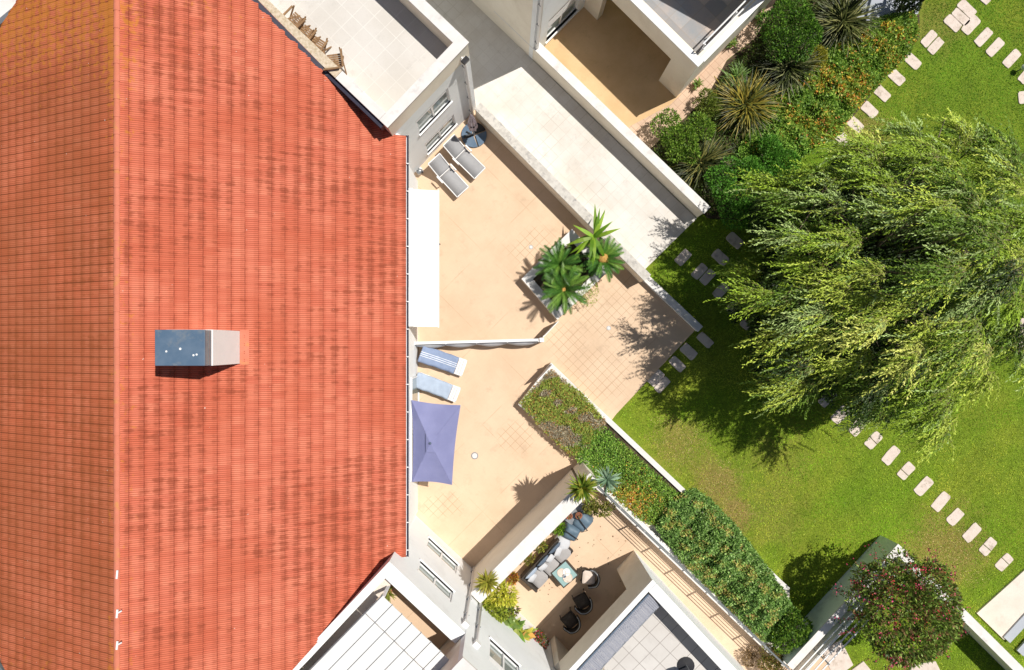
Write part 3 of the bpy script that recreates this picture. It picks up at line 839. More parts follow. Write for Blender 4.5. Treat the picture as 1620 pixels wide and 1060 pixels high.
# bits on that terrace
p = W(614, 935, 5.0)
t = thing('potted_plant', 'small plant in a pot tucked in the corner beside the white canopy', 'potted plant', (p.x, p.y, FS2))
MB().lathe((p.x, p.y, FS2), [(.1, 0), (.15, .28), (.13, .28)], 14).build('pot', M['terracotta'], t, smooth=True)
blades('leaves', LM, (p.x, p.y, FS2 + .25), 26, .42, .05, (10, 80), 1.2, [(.2, .24, .04), (.32, .3, .08)], t)

# ---- south house D (right of the privacy wall) : facade continues, taller
dh = thing('house', 'white house at the bottom with a shaded patio recess and shuttered window', 'house', (1, -13, 0))
SD = ES + dS * .02; LD = 4.28
wD = winrect(SD, dS, nS, (778, 1026), (812, 1058), (774, 1042), (800, 1075))
print('D win', wD)
wD = (1.0, 2.3, 4.7, 6.2)
facade(dh, 'facade', M['wallwhite'], SD, dS, nS, LD, -.3, 7.5, [wD])
q0 = SD - nS * .2; q1 = SD + dS * LD - nS * .2
MB().prism([tuple(q0), tuple(q1), tuple(q1 - nS * 5), tuple(q0 - nS * 5)], -.3, 7.49).build('wall', M['wallcream'], dh)
MB().prism([tuple(q0 + nS * .23 - dS * .0), tuple(q1 + nS * .23), tuple(q1 - nS * 5), tuple(q0 - nS * 5)], 7.5, 7.58).build('coping', M['coping'], dh)
window(dh, SD, dS, nS, *wD, inset=.08, mull=1, shutter=.4)
pipe(dh, SD, dS, nS, .42, 2.9, 6.2, .05)

# ---- E : raised terrace house with recess (bottom centre)
ET = 3.5; EF = 2.6; EO = 2.25
eC = Vector((5.06, -8.14)); eD = Vector((-.68, -.733)).normalized(); eN = Vector((eD.y, -eD.x))   # eN points NW ?
if eN.dot(Vector((-1, 1))) < 0: eN = -eN
eNE = Vector((.682, -.731)).normalized()                               # NE face direction (down right)
eh = thing('house', 'house with grey tiled roof terrace and shaded recess beneath, bottom centre', 'house', (6, -13, 0))
LE = 4.6; LW = 9.0
B = MB()
# NW face parapet/beam over the recess
def ep(a, b_): q = eC + eD * a + eNE * b_; return (q.x, q.y)
B.prism([ep(0, 0), ep(LE, 0), ep(LE, .14), ep(0, .14)], EO, ET - .05)
# corner pier
B.prism([ep(0, 0), ep(1.0, 0), ep(1.0, .3), ep(0, .3)], -.3, EO)
# NE wall
B.prism([ep(0, .14), ep(.3, .14), ep(.3, LW), ep(0, LW)], EO + .001, ET - .05)
B.prism([ep(0, .3), ep(.3, .3), ep(.3, LW), ep(0, LW)], -.3, EO)
B.build('wall', M['wallcream'], eh)
B = MB(); B.prism([ep(.3, .3), ep(LE + 3, .3), ep(LE + 3, LW), ep(.3, LW)], EO - .02, EF - .02); B.build('floor_slab', M['wallcream'], eh)
B = MB(); B.prism([ep(.3, .3), ep(LE + 3, .3), ep(LE + 3, LW), ep(.3, LW)], EF - .018, EF); B.build('terrace_floor', M['terrgrid'], eh)
B = MB(); B.prism([ep(.3, 3.0), ep(LE + 3, 3.0), ep(LE + 3, 3.2), ep(.3, 3.2)], -.3, EO - .02); B.prism([ep(LE, .0), ep(LE + .25, .0), ep(LE + .25, 3.0), ep(LE, 3.0)], -.3, EO - .02); B.build('inner_wall', M['wallcream'], eh)
B = MB(); e = .03
B.prism([ep(-e, -e), ep(LE, -e), ep(LE, .15), ep(-e, .15)], ET - .05, ET)
B.prism([ep(-e, .155), ep(.36, .155), ep(.36, LW), ep(-e, LW)], ET - .05, ET)
B.build('coping', M['white'], eh, bevel=.008)
# outer skin of NE side is white
B = MB(); B.prism([ep(-.006, .0), ep(-.001, .0), ep(-.001, LW), ep(-.006, LW)], -.3, ET - .051); B.build('rendered_face', M['wallwhite'], eh)
# reed/mesh screen leaning on the parapet
scn = thing('screen', 'long grey mesh shade strip along the inside of the tiled roof terrace parapet', 'shade screen', (3.6, -10, EF))
B = MB()
a0, a1 = eC + eD * .42 + eNE * .22, eC + eD * LE + eNE * .22
nn = 60
for i in range(nn):
    t0 = i / nn; t1 = (i + .86) / nn
    p0 = a0 + (a1 - a0) * t0; p1 = a0 + (a1 - a0) * t1; wv = .015 * math.sin(i * 1.7); ex = .62 + .02 * math.sin(i * .9)
    B.add([(p0.x, p0.y, 3.46 + wv), (p1.x, p1.y, 3.46 + wv), (p1.x + eNE.x * ex, p1.y + eNE.y * ex, 3.30 + wv), (p0.x + eNE.x * ex, p0.y + eNE.y * ex, 3.30 + wv),
           (p0.x, p0.y, 3.44 + wv), (p1.x, p1.y, 3.44 + wv), (p1.x + eNE.x * ex, p1.y + eNE.y * ex, 3.28 + wv), (p0.x + eNE.x * ex, p0.y + eNE.y * ex, 3.28 + wv)],
          [(0, 1, 2, 3), (7, 6, 5, 4), (0, 4, 5, 1), (1, 5, 6, 2), (2, 6, 7, 3), (3, 7, 4, 0)])
B.build('mesh_panel', M['screen'], scn)
MB().bar((a0.x, a0.y, 3.47), (a1.x, a1.y, 3.47), .05).build('top_rail', M['bluefab'], scn)
b0 = a0 + eNE * .62; b1 = a1 + eNE * .62
MB().bar((b0.x, b0.y, 3.27), (b1.x, b1.y, 3.27), .04).build('lower_rail', M['metal'], scn)
for f_ in (0, .33, .66, 1): q = b0.lerp(b1, f_); MB().bar((q.x, q.y, EF), (q.x, q.y, 3.26), .04).build('post', M['metal'], scn)
# dark bits on E terrace: folded parasol + plant
p = W(1085, 1052, EF)
t = thing('folded_parasol', 'folded dark parasol standing on the grey tiled roof terrace', 'parasol', (p.x, p.y, EF))
MB().lathe((p.x, p.y, EF), [(.3, 0), (.3, .06), (.06, .08)], 18).build('base', M['dark'], t)
MB().tube([(p.x, p.y, EF), (p.x, p.y, EF + 2.3)], .03).build('pole', M['metal'], t)
MB().lathe((p.x, p.y, EF + .8), [(.14, 0), (.17, .3), (.08, 1.3), (.02, 1.6)], 12).build('canopy', M['bluefab'], t, smooth=True)
p = W(950, 1064, EF)
t = thing('potted_plant', 'straw-coloured pot plant at the bottom edge beside the mesh screen', 'potted plant', (p.x, p.y, EF))
MB().lathe((p.x, p.y, EF), [(.14, 0), (.2, .3), (.17, .3)], 14).build('pot', M['ceram'], t, smooth=True)
blades('leaves', LM, (p.x, p.y, EF + .3), 30, .4, .04, (20, 80), 1.3, [(.3, .22, .08), (.2, .17, .05)], t)

# corner buildings touching the west slope of the roof
for lab, pts_, g_ in (('white flat roof with grey gutter at the top left corner', [(-15.95, 9.65), (-14.65, 10.72), (-15.5, 14), (-20, 13), (-19.5, 7)], [(-15.95, 9.65), (-14.65, 10.72)]),
                     ('white flat roof at the bottom left corner beyond the tiles', [(-15.72, -9.86), (-14.9, -10.95), (-16, -14), (-20, -13), (-19.5, -8)], [(-15.72, -9.86), (-14.9, -10.95)])):
    t = thing('block', lab, 'building', (pts_[3][0], pts_[3][1], 0))
    MB().prism(pts_, -.3, 5.75).build('wall', M['wallwhite'], t)
    MB().prism(pts_, 5.752, 5.85).build('roof', M['coping'], t)
    a, b_ = Vector(g_[0]), Vector(g_[1])
    d_ = (b_ - a).normalized()
    MB().bar((*(a - d_ * 3), 5.93), (*(b_ + d_ * 3), 5.93), .16, .1).build('gutter', M['metal'], t)
# ------------------------------------------------------------------ garden walls
def gwall(name, label, a, b_, th, z1, matw, matc, over=.025, z0=-.3, cop=.06):
    """wall whose left-hand face (looking a->b, right side = thickness) lies on line a-b"""
    a, b_ = Vector(a), Vector(b_)
    t = thing(name, label, 'wall', ((a.x + b_.x) / 2, (a.y + b_.y) / 2, 0))
    MB().wall(a, b_, 0, -th, z0, z1 - cop).build('wall', matw, t)
    d = (b_ - a).normalized() * over
    MB().wall(a - d, b_ + d, over, -th - over, z1 - cop, z1).build('coping', matc, t, bevel=.008)
    return t
gwall('garden_wall', 'cream wall with weathered stone coping between tan patio and white path', (-1.17, 9.0), (5.30, 2.45), .30, .95, M['wallcream'], M['copingstone'])
gwall('garden_wall', 'low wall with bluish coping between patio end and shaded lawn', W(1013, 441).xy, W(1101, 524).xy, .24, .30, M['wallwhite'], M['coping'])
gwall('garden_wall', 'cream wall with white coping on the right side of the path', (-.42, 12.72), (7.56, 5.02), .30, 1.0, M['wallcream'], M['coping'])
# privacy wall
pv0, pv1 = Vector((-1.25, -8.80)), Vector((2.98, -4.56))
t = thing('privacy_wall', 'tall white-topped wall dividing the tan patio from the sofa patio', 'wall', (1, -6.6, 0))
MB().wall(pv0, pv1, 0, .48, -.3, 2.84).build('wall', M['wallcream'], t)
dd = (pv1 - pv0).normalized() * .02
MB().wall(pv0, pv1 + dd, -.02, .50, 2.84, 2.9).build('coping', M['coping'], t, bevel=.008)

# planters
def planter(label, xy, ztop, th=.18, name='planter', soil='soil', nocop=()):
    cx = sum(p[0] for p in xy) / len(xy); cy = sum(p[1] for p in xy) / len(xy)
    t = thing(name, label, 'planter', (cx, cy, 0))
    n = len(xy); a = sum(xy[i][0] * xy[(i + 1) % n][1] - xy[(i + 1) % n][0] * xy[i][1] for i in range(n))
    if a < 0: xy = xy[::-1]
    V_ = [Vector(p) for p in xy]; inn = []
    for i in range(n):
        e0 = (V_[i] - V_[i - 1]).normalized(); e1 = (V_[(i + 1) % n] - V_[i]).normalized()
        n0 = Vector((-e0.y, e0.x)); n1 = Vector((-e1.y, e1.x)); m_ = (n0 + n1); m_ = m_ / (m_.dot(n0)) * th
        inn.append(V_[i] + m_)
    w = MB(); c = MB()
    for i in range(n):
        j = (i + 1) % n
        w.prism([tuple(V_[i]), tuple(V_[j]), tuple(inn[j]), tuple(inn[i])], -.3, ztop - .05)
        if not any((V_[i] - Vector(q)).length < .05 for q in nocop): c.prism([tuple(V_[i]), tuple(V_[j]), tuple(inn[j]), tuple(inn[i])], ztop - .05, ztop)
    w.build('wall', M['wallcream'], t); c.build('coping', M['coping'], t)
    s_ = MB(); s_.prism([tuple(p) for p in inn], -.3, ztop - .10); s_.build('soil', M[soil], t)
    return t
planter('raised white-edged planter holding the cycads beside the path wall', [P2(825, 441, .5), P2(882, 506, .5), P2(964, 428, .5), P2(905, 362, .5)], .5, .32)
# dark pocket between planter and wall -> planter 2 (long bed)
nedir = Vector((.727, -.686))
A2 = Vector((1.77, -.71)); Aend = A2 + nedir * 12.8
planter('long raised bed with flowering groundcover and hedge, patio side of the lawn', [tuple(A2), (.49, -2.34), (2.80, -4.42), (3.32, -4.95), (11.0, -12.35), tuple(Aend)], .42, .2, nocop=((2.80, -4.42), (3.32, -4.95), (11.0, -12.35)))
# rail wall + railing of the sofa patio
r0, r1 = Vector((3.19, -5.05)), Vector((10.9, -12.42))
t = thing('railing', 'long white-based cable railing between sofa patio and the hedge', 'railing', ((r0.x + r1.x) / 2, (r0.y + r1.y) / 2, 0))
MB().wall(r0, r1, .18, -.14, -.3, .48).build('base_wall', M['coping'], t, bevel=.01)
dr = (r1 - r0).normalized(); nr_ = Vector((dr.y, -dr.x)); L_ = (r1 - r0).length
k = 0
while .3 + k * 1.25 < L_:
    q = r0 + dr * (.3 + k * 1.25) + nr_ * .02
    MB().box((q.x, q.y, .98), (.06, .04, 1.0), math.atan2(dr.y, dr.x)).build('post', M['white'], t); k += 1
for j, z in enumerate((.64, .85, 1.06, 1.27, 1.47)):
    a = r0 + nr_ * .02 + dr * .1; b_ = r1 + nr_ * .02
    MB().tube([(a.x, a.y, z), (b_.x, b_.y, z)], .015 if j < 4 else .02, 6).build('rail', M['metal'], t)
# pillar and windbreak dividing the patio
wp = W(855, 538)
t = thing('windbreak', 'white fabric windbreak on posts across the patio from house to pillar', 'windbreak', (wp.x, wp.y, 0))
x0_, y0_ = P2(661, 545); x1_, y1_ = P2(850, 540)
npst = 5
for i in range(npst):
    f = i / (npst - 1); x = x0_ + (x1_ - x0_) * f; y = y0_ + (y1_ - y0_) * f
    MB().tube([(x, y, 0), (x, y, .98)], .022, 8).build('post', M['white'], t)
for i in range(npst - 1):
    q = MB(); n_ = 16
    xa, xb = x0_ + (x1_ - x0_) * i / (npst - 1), x0_ + (x1_ - x0_) * (i + 1) / (npst - 1)
    ya, yb = y0_ + (y1_ - y0_) * i / (npst - 1), y0_ + (y1_ - y0_) * (i + 1) / (npst - 1)
    rows = []
    for k in range(n_ + 1):
        f = k / n_; x = xa + (xb - xa) * f; y = ya + (yb - ya) * f; b_ = math.sin(PI * f)
        rows.append([(x, y + .05, .94 - .02 * b_), (x, y - .06 - .07 * b_, .62), (x, y - .05 - .1 * b_, .3), (x, y - .02, .06)])
    vs = [p for r_ in rows for p in r_]; fs = []
    for k in range(n_):
        for j in range(3): a = k * 4 + j; fs.append((a, a + 4, a + 5, a + 1))
    q.add(vs, fs); ob = q.build('fabric_panel', M['whitefab'], t, smooth=True)
    ob.modifiers.new('thick', 'SOLIDIFY').thickness = .012
MB().bar((x0_, y0_ + .05, .96), (x1_, y1_ + .05, .96), .10, .035).build('top_rail', M['white'], t)
MB().box((wp.x, wp.y, .5), (.17, .17, 1.0), .1).build('end_pillar', M['white'], t, bevel=.01)
t = thing('gate_panel', 'thin white gate panel between windbreak pillar and cycad planter', 'gate', W(871, 522))
MB().bar(W(859, 533, .5), W(882, 509, .5), .035, .95).build('panel', M['white'], t, bevel=.008)
MB().tube([W(860, 532, .0), W(860, 532, 1.02)], .025).build('post', M['white'], t)
t = thing('gate_panel', 'thin white gate panel at the top corner of the flowering bed', 'gate', W(864, 588))
MB().bar(W(873, 577, .52), W(850, 601, .52), .035, .9).build('panel', M['white'], t, bevel=.008)
MB().tube([W(873.5, 576.5, .0), W(873.5, 576.5, 1.02)], .025).build('post', M['white'], t)

# ------------------------------------------------------------------ north-east house B and C (top centre)
bh = thing('house', 'cream house at the top edge with grey shutter and patio door', 'house', (2, 14, 0))
bA = Vector((1.05, 11.28)); bd = Vector((.70, .714)).normalized(); bn = Vector((bd.y, -bd.x)); bback = Vector((-.722, .692))
wB1 = (.25, 1.6, .1, 2.2)
facade(bh, 'facade', M['wallwhite'], bA, bd, bn, 2.9, 0, 6.5, [(.75, 2.5, .35, 2.1)])
window(bh, bA, bd, bn, .75, 2.5, .35, 2.1, inset=.12, mull=1, shutter=.9)
q0 = bA - bn * .2; q1 = bA + bd * 2.9 - bn * .2
MB().prism([tuple(q0), tuple(q1), tuple(q1 + bback * 7), tuple(q0 + bback * 7)], -.3, 6.5).build('wall', M['wallcream'], bh)
qq = [tuple(q0 - bd * .02), tuple(q1 + bn * .22), tuple(q1 + bback * 7), tuple(q0 + bback * 7)]
MB().prism(qq, 6.5, 6.56).build('coping', M['coping'], bh)
pA = bA + bd * 2.9
MB().wall(pA, pA + bn * .75 , 0, -.3, -.3, 3.3).build('side_wall', M['wallcream'], bh)
pipe(bh, bA, bd, bn, .12, 1.0, 6.2, .07, False)
ch = thing('house', 'house corner with slate tiled terrace over an open recess, top centre', 'house', (8, 12, 0))
cC = Vector((6.74, 9.76)); cD = Vector((-.711, .702)).normalized(); cE = Vector((.70, .714)).normalized()
CT, CF, CO = 3.1, 2.2, 2.03
def cpnt(a, b_): q = cC + cD * a + cE * b_; return (q.x, q.y)
B = MB()
B.prism([cpnt(0, 0), cpnt(7, 0), cpnt(7, .3), cpnt(0, .3)], CO, CT - .05)
B.prism([cpnt(0, 0), cpnt(.97, 0), cpnt(.97, .3), cpnt(0, .3)], -.3, CO)
B.prism([cpnt(0, .3), cpnt(.3, .3), cpnt(.3, 8), cpnt(0, 8)], -.3, CT - .05)
B.prism([cpnt(.3, 3), cpnt(7, 3), cpnt(7, 3.2), cpnt(.3, 3.2)], -.3, CF - .02)
B.build('wall', M['wallcream'], ch)
B = MB(); B.prism([cpnt(.3, .3), cpnt(7, .3), cpnt(7, 8), cpnt(.3, 8)], CO, CF - .02); B.build('floor_slab', M['wallcream'], ch)
B = MB(); B.prism([cpnt(.3, .3), cpnt(7, .3), cpnt(7, 8), cpnt(.3, 8)], CF - .018, CF); B.build('terrace_floor', M['slate'], ch)
B = MB(); B.prism([cpnt(-.03, -.03), cpnt(7, -.03), cpnt(7, .24), cpnt(-.03, .24)], CT - .05, CT)
B.prism([cpnt(-.06, .245), cpnt(.16, .245), cpnt(.16, 8), cpnt(-.06, 8)], CT - .05, CT); B.build('coping', M['white'], ch, bevel=.008)
for k_, (a_, z_) in enumerate(((.24, 3.35), (.24, 3.6))):
    p0 = cpnt(a_ + k_ * .12, .4); p1 = cpnt(a_ + k_ * .12, 8)
    MB().tube([(*p0, z_), (*p1, z_)], .03, 8).build('rail', M['white'], ch)
for b__ in (.45, 2.0, 3.6, 5.2):
    p0 = cpnt(.3, b__); MB().tube([(*p0, CF), (*p0, 3.6)], .025, 8).build('rail_post', M['white'], ch)
# unseen roof on posts, added to cast the off-frame building's shadow on the terrace
B = MB(); B.prism([(7.1, 13.25), (9.3, 12.02), (12.5, 14.2), (10, 17)], 5.1, 5.25); B.build('shade_roof', M['wallcream'], ch)
for (x, y) in ((7.5, 13.3), (9.3, 12.3), (12, 14.2)): MB().box((x, y, 3.65), (.2, .2, 2.9)).build('shade_post', M['wallcream'], ch)
# pergola over the blue-grey paving
t = thing('pergola', 'dark slender pergola beams shading the grey paving at the top edge', 'pergola', W(1420, -20))
for i in range(5):
    a = W(1395 + i * 26, -75, 2.3); b_ = W(1350 + i * 26, -5 , 2.3) + Vector((.9, .45, 0))
    MB().bar(a + Vector((.7, 2.0, 0)), b_, .07, .1).build('beam', M['dark'], t)
for i in (0, 4):
    b_ = W(1350 + i * 26, -5, 2.3) + Vector((.95, .55, 0))
    MB().bar((b_.x, b_.y, 0), (b_.x, b_.y, 2.25), .08).build('post', M['dark'], t)
# potted plants along C's wall
for i, (px, py, lab) in enumerate(((1155, 70, 'leafy pot plant by the white wall, nearest the trimmed shrub'), (1100, 135, 'dark trailing plant at the foot of the pale pier corner'), (1200, 27, 'round pot plant beside the white railing at the top'))):
    p = W(px + 2, py, .1)
    t = thing('potted_plant', lab, 'potted plant', (p.x, p.y, 0), group='pots along the walkway')
    MB().lathe((p.x, p.y, 0), [(.09, 0), (.14, .22), (.11, .22)], 14).build('pot', M['terracotta'], t, smooth=True)
    blades('leaves', LM, (p.x, p.y, .2), 30, .3, .05, (20, 80), 1.2, [(.12, .22, .03), (.2, .26, .05)], t)

# ------------------------------------------------------------------ pool-side enclosure, bottom right
ft = thing('garden_wall', 'pale green wall with white coping enclosing the bougainvillea corner', 'wall', (13, -9, 0))
fh = 1.2
fc = Vector(P2(1394, 847)); fdir = Vector((-.677, -.736)); fne = (Vector(P2(1620, 1057, fh)) - Vector(P2(1424, 862, fh))).normalized()
fe = fc + fdir * 6.2; ff = fc + fne * 9
q = MB().wall(fc, fe, 0, -.26, -.3, fh - .05); q.build('wall', M['pale'], ft)
q = MB().wall(fc, fe, .02, -.28, fh - .05, fh); q.build('coping', M['coping'], ft)
q = MB(); inn = fc + fdir * .62
q.wall(fc + fne * .262, ff, 0, .3, -.3, fh - .05); q.build('wall', M['wallcream'], ft)
q = MB(); q.wall(fc + fne * .285, ff, -.02, .32, fh - .05, fh); q.build('coping', M['coping'], ft)
# railing behind NW wall
t = thing('railing', 'white slatted railing in front of the bougainvillea bush', 'railing', (11.5, -12, 0))
ra = fc + fdir * .8 + fne * .75; rb = fe + fne * .75 + fdir * .3
for j in range(4):
    off = fne * (.0)
    a = ra; b_ = rb
    MB().bar((a.x + j * .11 * fne.x, a.y + j * .11 * fne.y, .75 + j * .16), (b_.x + j * .11 * fne.x, b_.y + j * .11 * fne.y, .75 + j * .16), .045, .03).build('rail', M['white'], t)
for k in range(5):
    p = ra + (rb - ra) * (k / 4); MB().bar((p.x, p.y, 0), (p.x + .33 * fne.x, p.y + .33 * fne.y, 1.3), .05).build('post', M['metal'], t)
q = MB(); q.wall(ra + fne * .42, rb + fne * .42, 0, .1, -.05, .5); q.build('base_wall', M['white'], t)
# dark deck slats
t = thing('deck', 'blue-grey slatted pool deck beyond the white wall, bottom right corner', 'deck', W(1605, 1015))
for i in range(6):
    a = W(1592 + i * 21, 1012 + i * 21, .05); b_ = a + Vector((1.8, 1.95, 0))
    MB().bar(a, b_, .34, .08).build('plank', M['slab_blue'], t)
# slabs inside the enclosure
SLABS = [([(1300, 1030), (1330, 1012), (1350, 1052), (1320, 1075)], 'irregular pinkish slab beside the slatted railing'),
         ([(1340, 1065), (1366, 1046), (1390, 1075), (1360, 1090)], 'pale slab edge at the bottom frame under the bougainvillea'),
         ([(1440, 1052), (1480, 1046), (1495, 1075), (1440, 1085)], 'pale slab beneath the bottom of the bougainvillea bush')]
for pts, lab in SLABS:
    t_ = MB().prism([P2(*p) for p in pts], -.1, .02).build('paving_slab', M['stone'], None, bevel=.02)
    tag(t_, lab, 'paving slab')

# ------------------------------------------------------------------ stepping stones
def stone(px, py, ang, L, Wd, label, split=False, group=None, z=.0):
    p = W(px, py); t_ = MB(); n = 20
    pts = []
    hx, hy = L / 2, Wd / 2
    for k in range(n):
        a = 2 * PI * k / n; c_, s_ = math.cos(a), math.sin(a)
        x = hx * math.copysign(abs(c_) ** .28, c_) * R.uniform(.95, 1.03); y = hy * math.copysign(abs(s_) ** .28, s_) * R.uniform(.94, 1.04)
        pts.append((x, y))
    ca, sa = math.cos(ang), math.sin(ang)
    def tr(pp): return [(p.x + x * ca - y * sa, p.y + x * sa + y * ca) for x, y in pp]
    if split:
        f = R.uniform(-.15, .15) * L
        A_ = [q for q in pts if q[0] < f - .012]; A_ = A_ + []
        lo = [(min(q[0], f - .012), q[1]) for q in pts]; hi = [(max(q[0], f + .012), q[1]) for q in pts]
        def ded(l):
            o_ = []
            for q in l:
                if not o_ or abs(q[0] - o_[-1][0]) + abs(q[1] - o_[-1][1]) > .004: o_.append(q)
            return o_
        # convex clip keeps only extreme points on the cut
        def clip(side):
            keep = [q for q in pts if (q[0] - f) * side > .012]
            ys = hy * .98
            c2 = [(f + side * .012, ys), (f + side * .012, -ys)]
            allp = keep + c2; cx = sum(q[0] for q in allp) / len(allp)
            return sorted(allp, key=lambda q: math.atan2(q[1], q[0] - cx))
        t_.prism(tr(clip(1)), -.1, -.022 + z); t_.prism(tr(clip(-1)), -.1, -.022 + z)
    else: t_.prism(tr(pts), -.1, -.022 + z)
    ob = t_.build('stepping_stone', M['stone'], None, bevel=.012)
    o_ = Vector((p.x, p.y, 0))
    ob.data.transform(Matrix.Translation(-o_)); ob.location = o_
    tag(ob, label, 'stepping stone', group)
UR = math.radians(47); DR = math.radians(-43)
ords = ['first', 'second', 'third', 'fourth', 'fifth', 'sixth', 'seventh', 'eighth', 'ninth', 'tenth', 'eleventh', 'twelfth']
G1 = 'stepping stones in the row across the lower lawn'
row = [(1589.6, 890), (1564, 865), (1538.5, 843), (1512, 818), (1489, 794), (1462, 769.5), (1434.5, 745), (1410, 721), (1382.5, 697), (1357, 676), (1330, 656), (1310, 630)]
for i, (px, py) in enumerate(row):
    stone(px, py, UR + R.uniform(-.08, .08), .75 * R.uniform(.95, 1.1), .42, '%s stepping stone from the bottom right pavement in the lower row' % ords[i] + (', cracked in two' if i in (0, 1, 6, 8) else ''), i in (0, 1, 6, 8), G1)
G2 = 'stepping stones beside the orange-flowered groundcover'
row = [(1470.5, 60.5, 0), (1481, 72, 0), (1444.5, 96, 1), (1419, 121.5, 1), (1396, 147, 1), (1376, 173, 1), (1353, 196, 1), (1331, 217, 1)]
for i, (px, py, k) in enumerate(row):
    stone(px, py, DR if k else UR, .70 if k else .72, .42 if k else .36, '%s stepping stone down the orange-flowered bed edge, counted from the top cluster' % ords[i], False, G2)
G3 = 'clustered stepping stones at the top of the lawn'
for (px, py, k, L, w_, lab) in ((1530.5, 13, 1, .78, .42, 'topmost stone of the tight cluster of four on the upper lawn'), (1521, 26, 1, .78, .36, 'second stone down in the tight cluster of four'), (1508, 36, 1, .72, .42, 'leftmost stone of the tight cluster of four on the upper lawn'), (1537, 39, 0, .82, .42, 'crosswise lowest right stone of the tight cluster of four')):
    stone(px, py, UR if not k else DR, L, w_, lab, False, G3)
G4 = 'stepping stones at the upper right of the lawn'
for i, (px, py) in enumerate(((1557, 58), (1575.5, 74), (1601.5, 92), (1626, 117))):
    stone(px, py, UR, .82, .38, '%s stepping stone to the right of the four-stone cluster' % ords[i], False, G4)
stone(1558, -3, DR, .5, .3, 'stepping stone cut by the top frame edge above the cluster')
stone(1620, 154, math.radians(5), .4, .5, 'squarish pale stone at the right frame edge on the upper lawn')
G5 = 'stepping stones in the shade of the willow'
for (px, py, k, w_, lab) in ((1081, 407, 0, .40, 'dappled stone by the path end, leftmost under the willow shade'), (1140, 407, 1, .42, 'shaded stone to the right of the path end'), (1163, 380, 1, .42, 'topmost shaded stone beneath the green bush'),
        (1107, 429, 0, .36, 'left stone of the touching pair in the willow shade'), (1120, 438, 0, .36, 'right stone of the touching pair in the willow shade'), (1141, 460, 0, .40, 'shaded stone just below the touching pair'), (1163, 484, 0, .42, 'shaded stone at the left fringe of the willow'), (1185, 508, 0, .42, 'shaded stone mostly hidden under the willow fringe'),
        (1116, 538, 1, .36, 'small round grey stone near the low wall end'), (1090, 556, 1, .42, 'shaded stone below the low wall corner'), (1072, 576, 1, .36, 'shaded stone just off the lower patio edge'), (1038, 598, 0, .40, 'upper stone of the pair at the lower patio edge'), (1048, 609, 0, .34, 'lower stone of the pair at the lower patio edge'), (1281, 612, 0, .4, 'stone half hidden under the lower willow fringe')):
    stone(px, py, UR if not k else DR, .68, w_, lab, False, G5)
stone(1623, 535, math.radians(88), 1.6, .5, 'long pale slab at the right frame edge beyond the willow')
# garden light
p = W(1612, 111)
t = thing('garden_light', 'small pale blue globe light on the upper right lawn', 'garden light', (p.x, p.y, -.06))
MB().tube([(p.x, p.y, -.06), (p.x, p.y, .2)], .025).build('stem', M['metal'], t)
MB().lathe((p.x, p.y, .18), [(.02, 0), (.09, .04), (.12, .12), (.09, .2), (.02, .24)], 16).build('globe', M['ceram'], t, smooth=True)
# drains
for i, (px, py, lab) in enumerate(((840, 391, 'round patio drain left of the cycad planter'), (963, 519, 'round drain on the patio near the low wall'), (751, 721, 'ringed drain cover right of the lavender parasol'))):
    p = W(px, py)
    t = thing('drain_cover', lab, 'drain cover', (p.x, p.y, 0))
    rr = .085 if i < 2 else .14
    MB().lathe((p.x, p.y, .0), [(rr, 0), (rr, .008), (rr * .8, .008), (rr * .8, .005)], 24).build('rim', M['metal'], t)
    MB().lathe((p.x, p.y, .0), [(rr * .75, .001), (rr * .75, .012), (rr * .7, .014)], 24).build('lid', M['coping'], t)

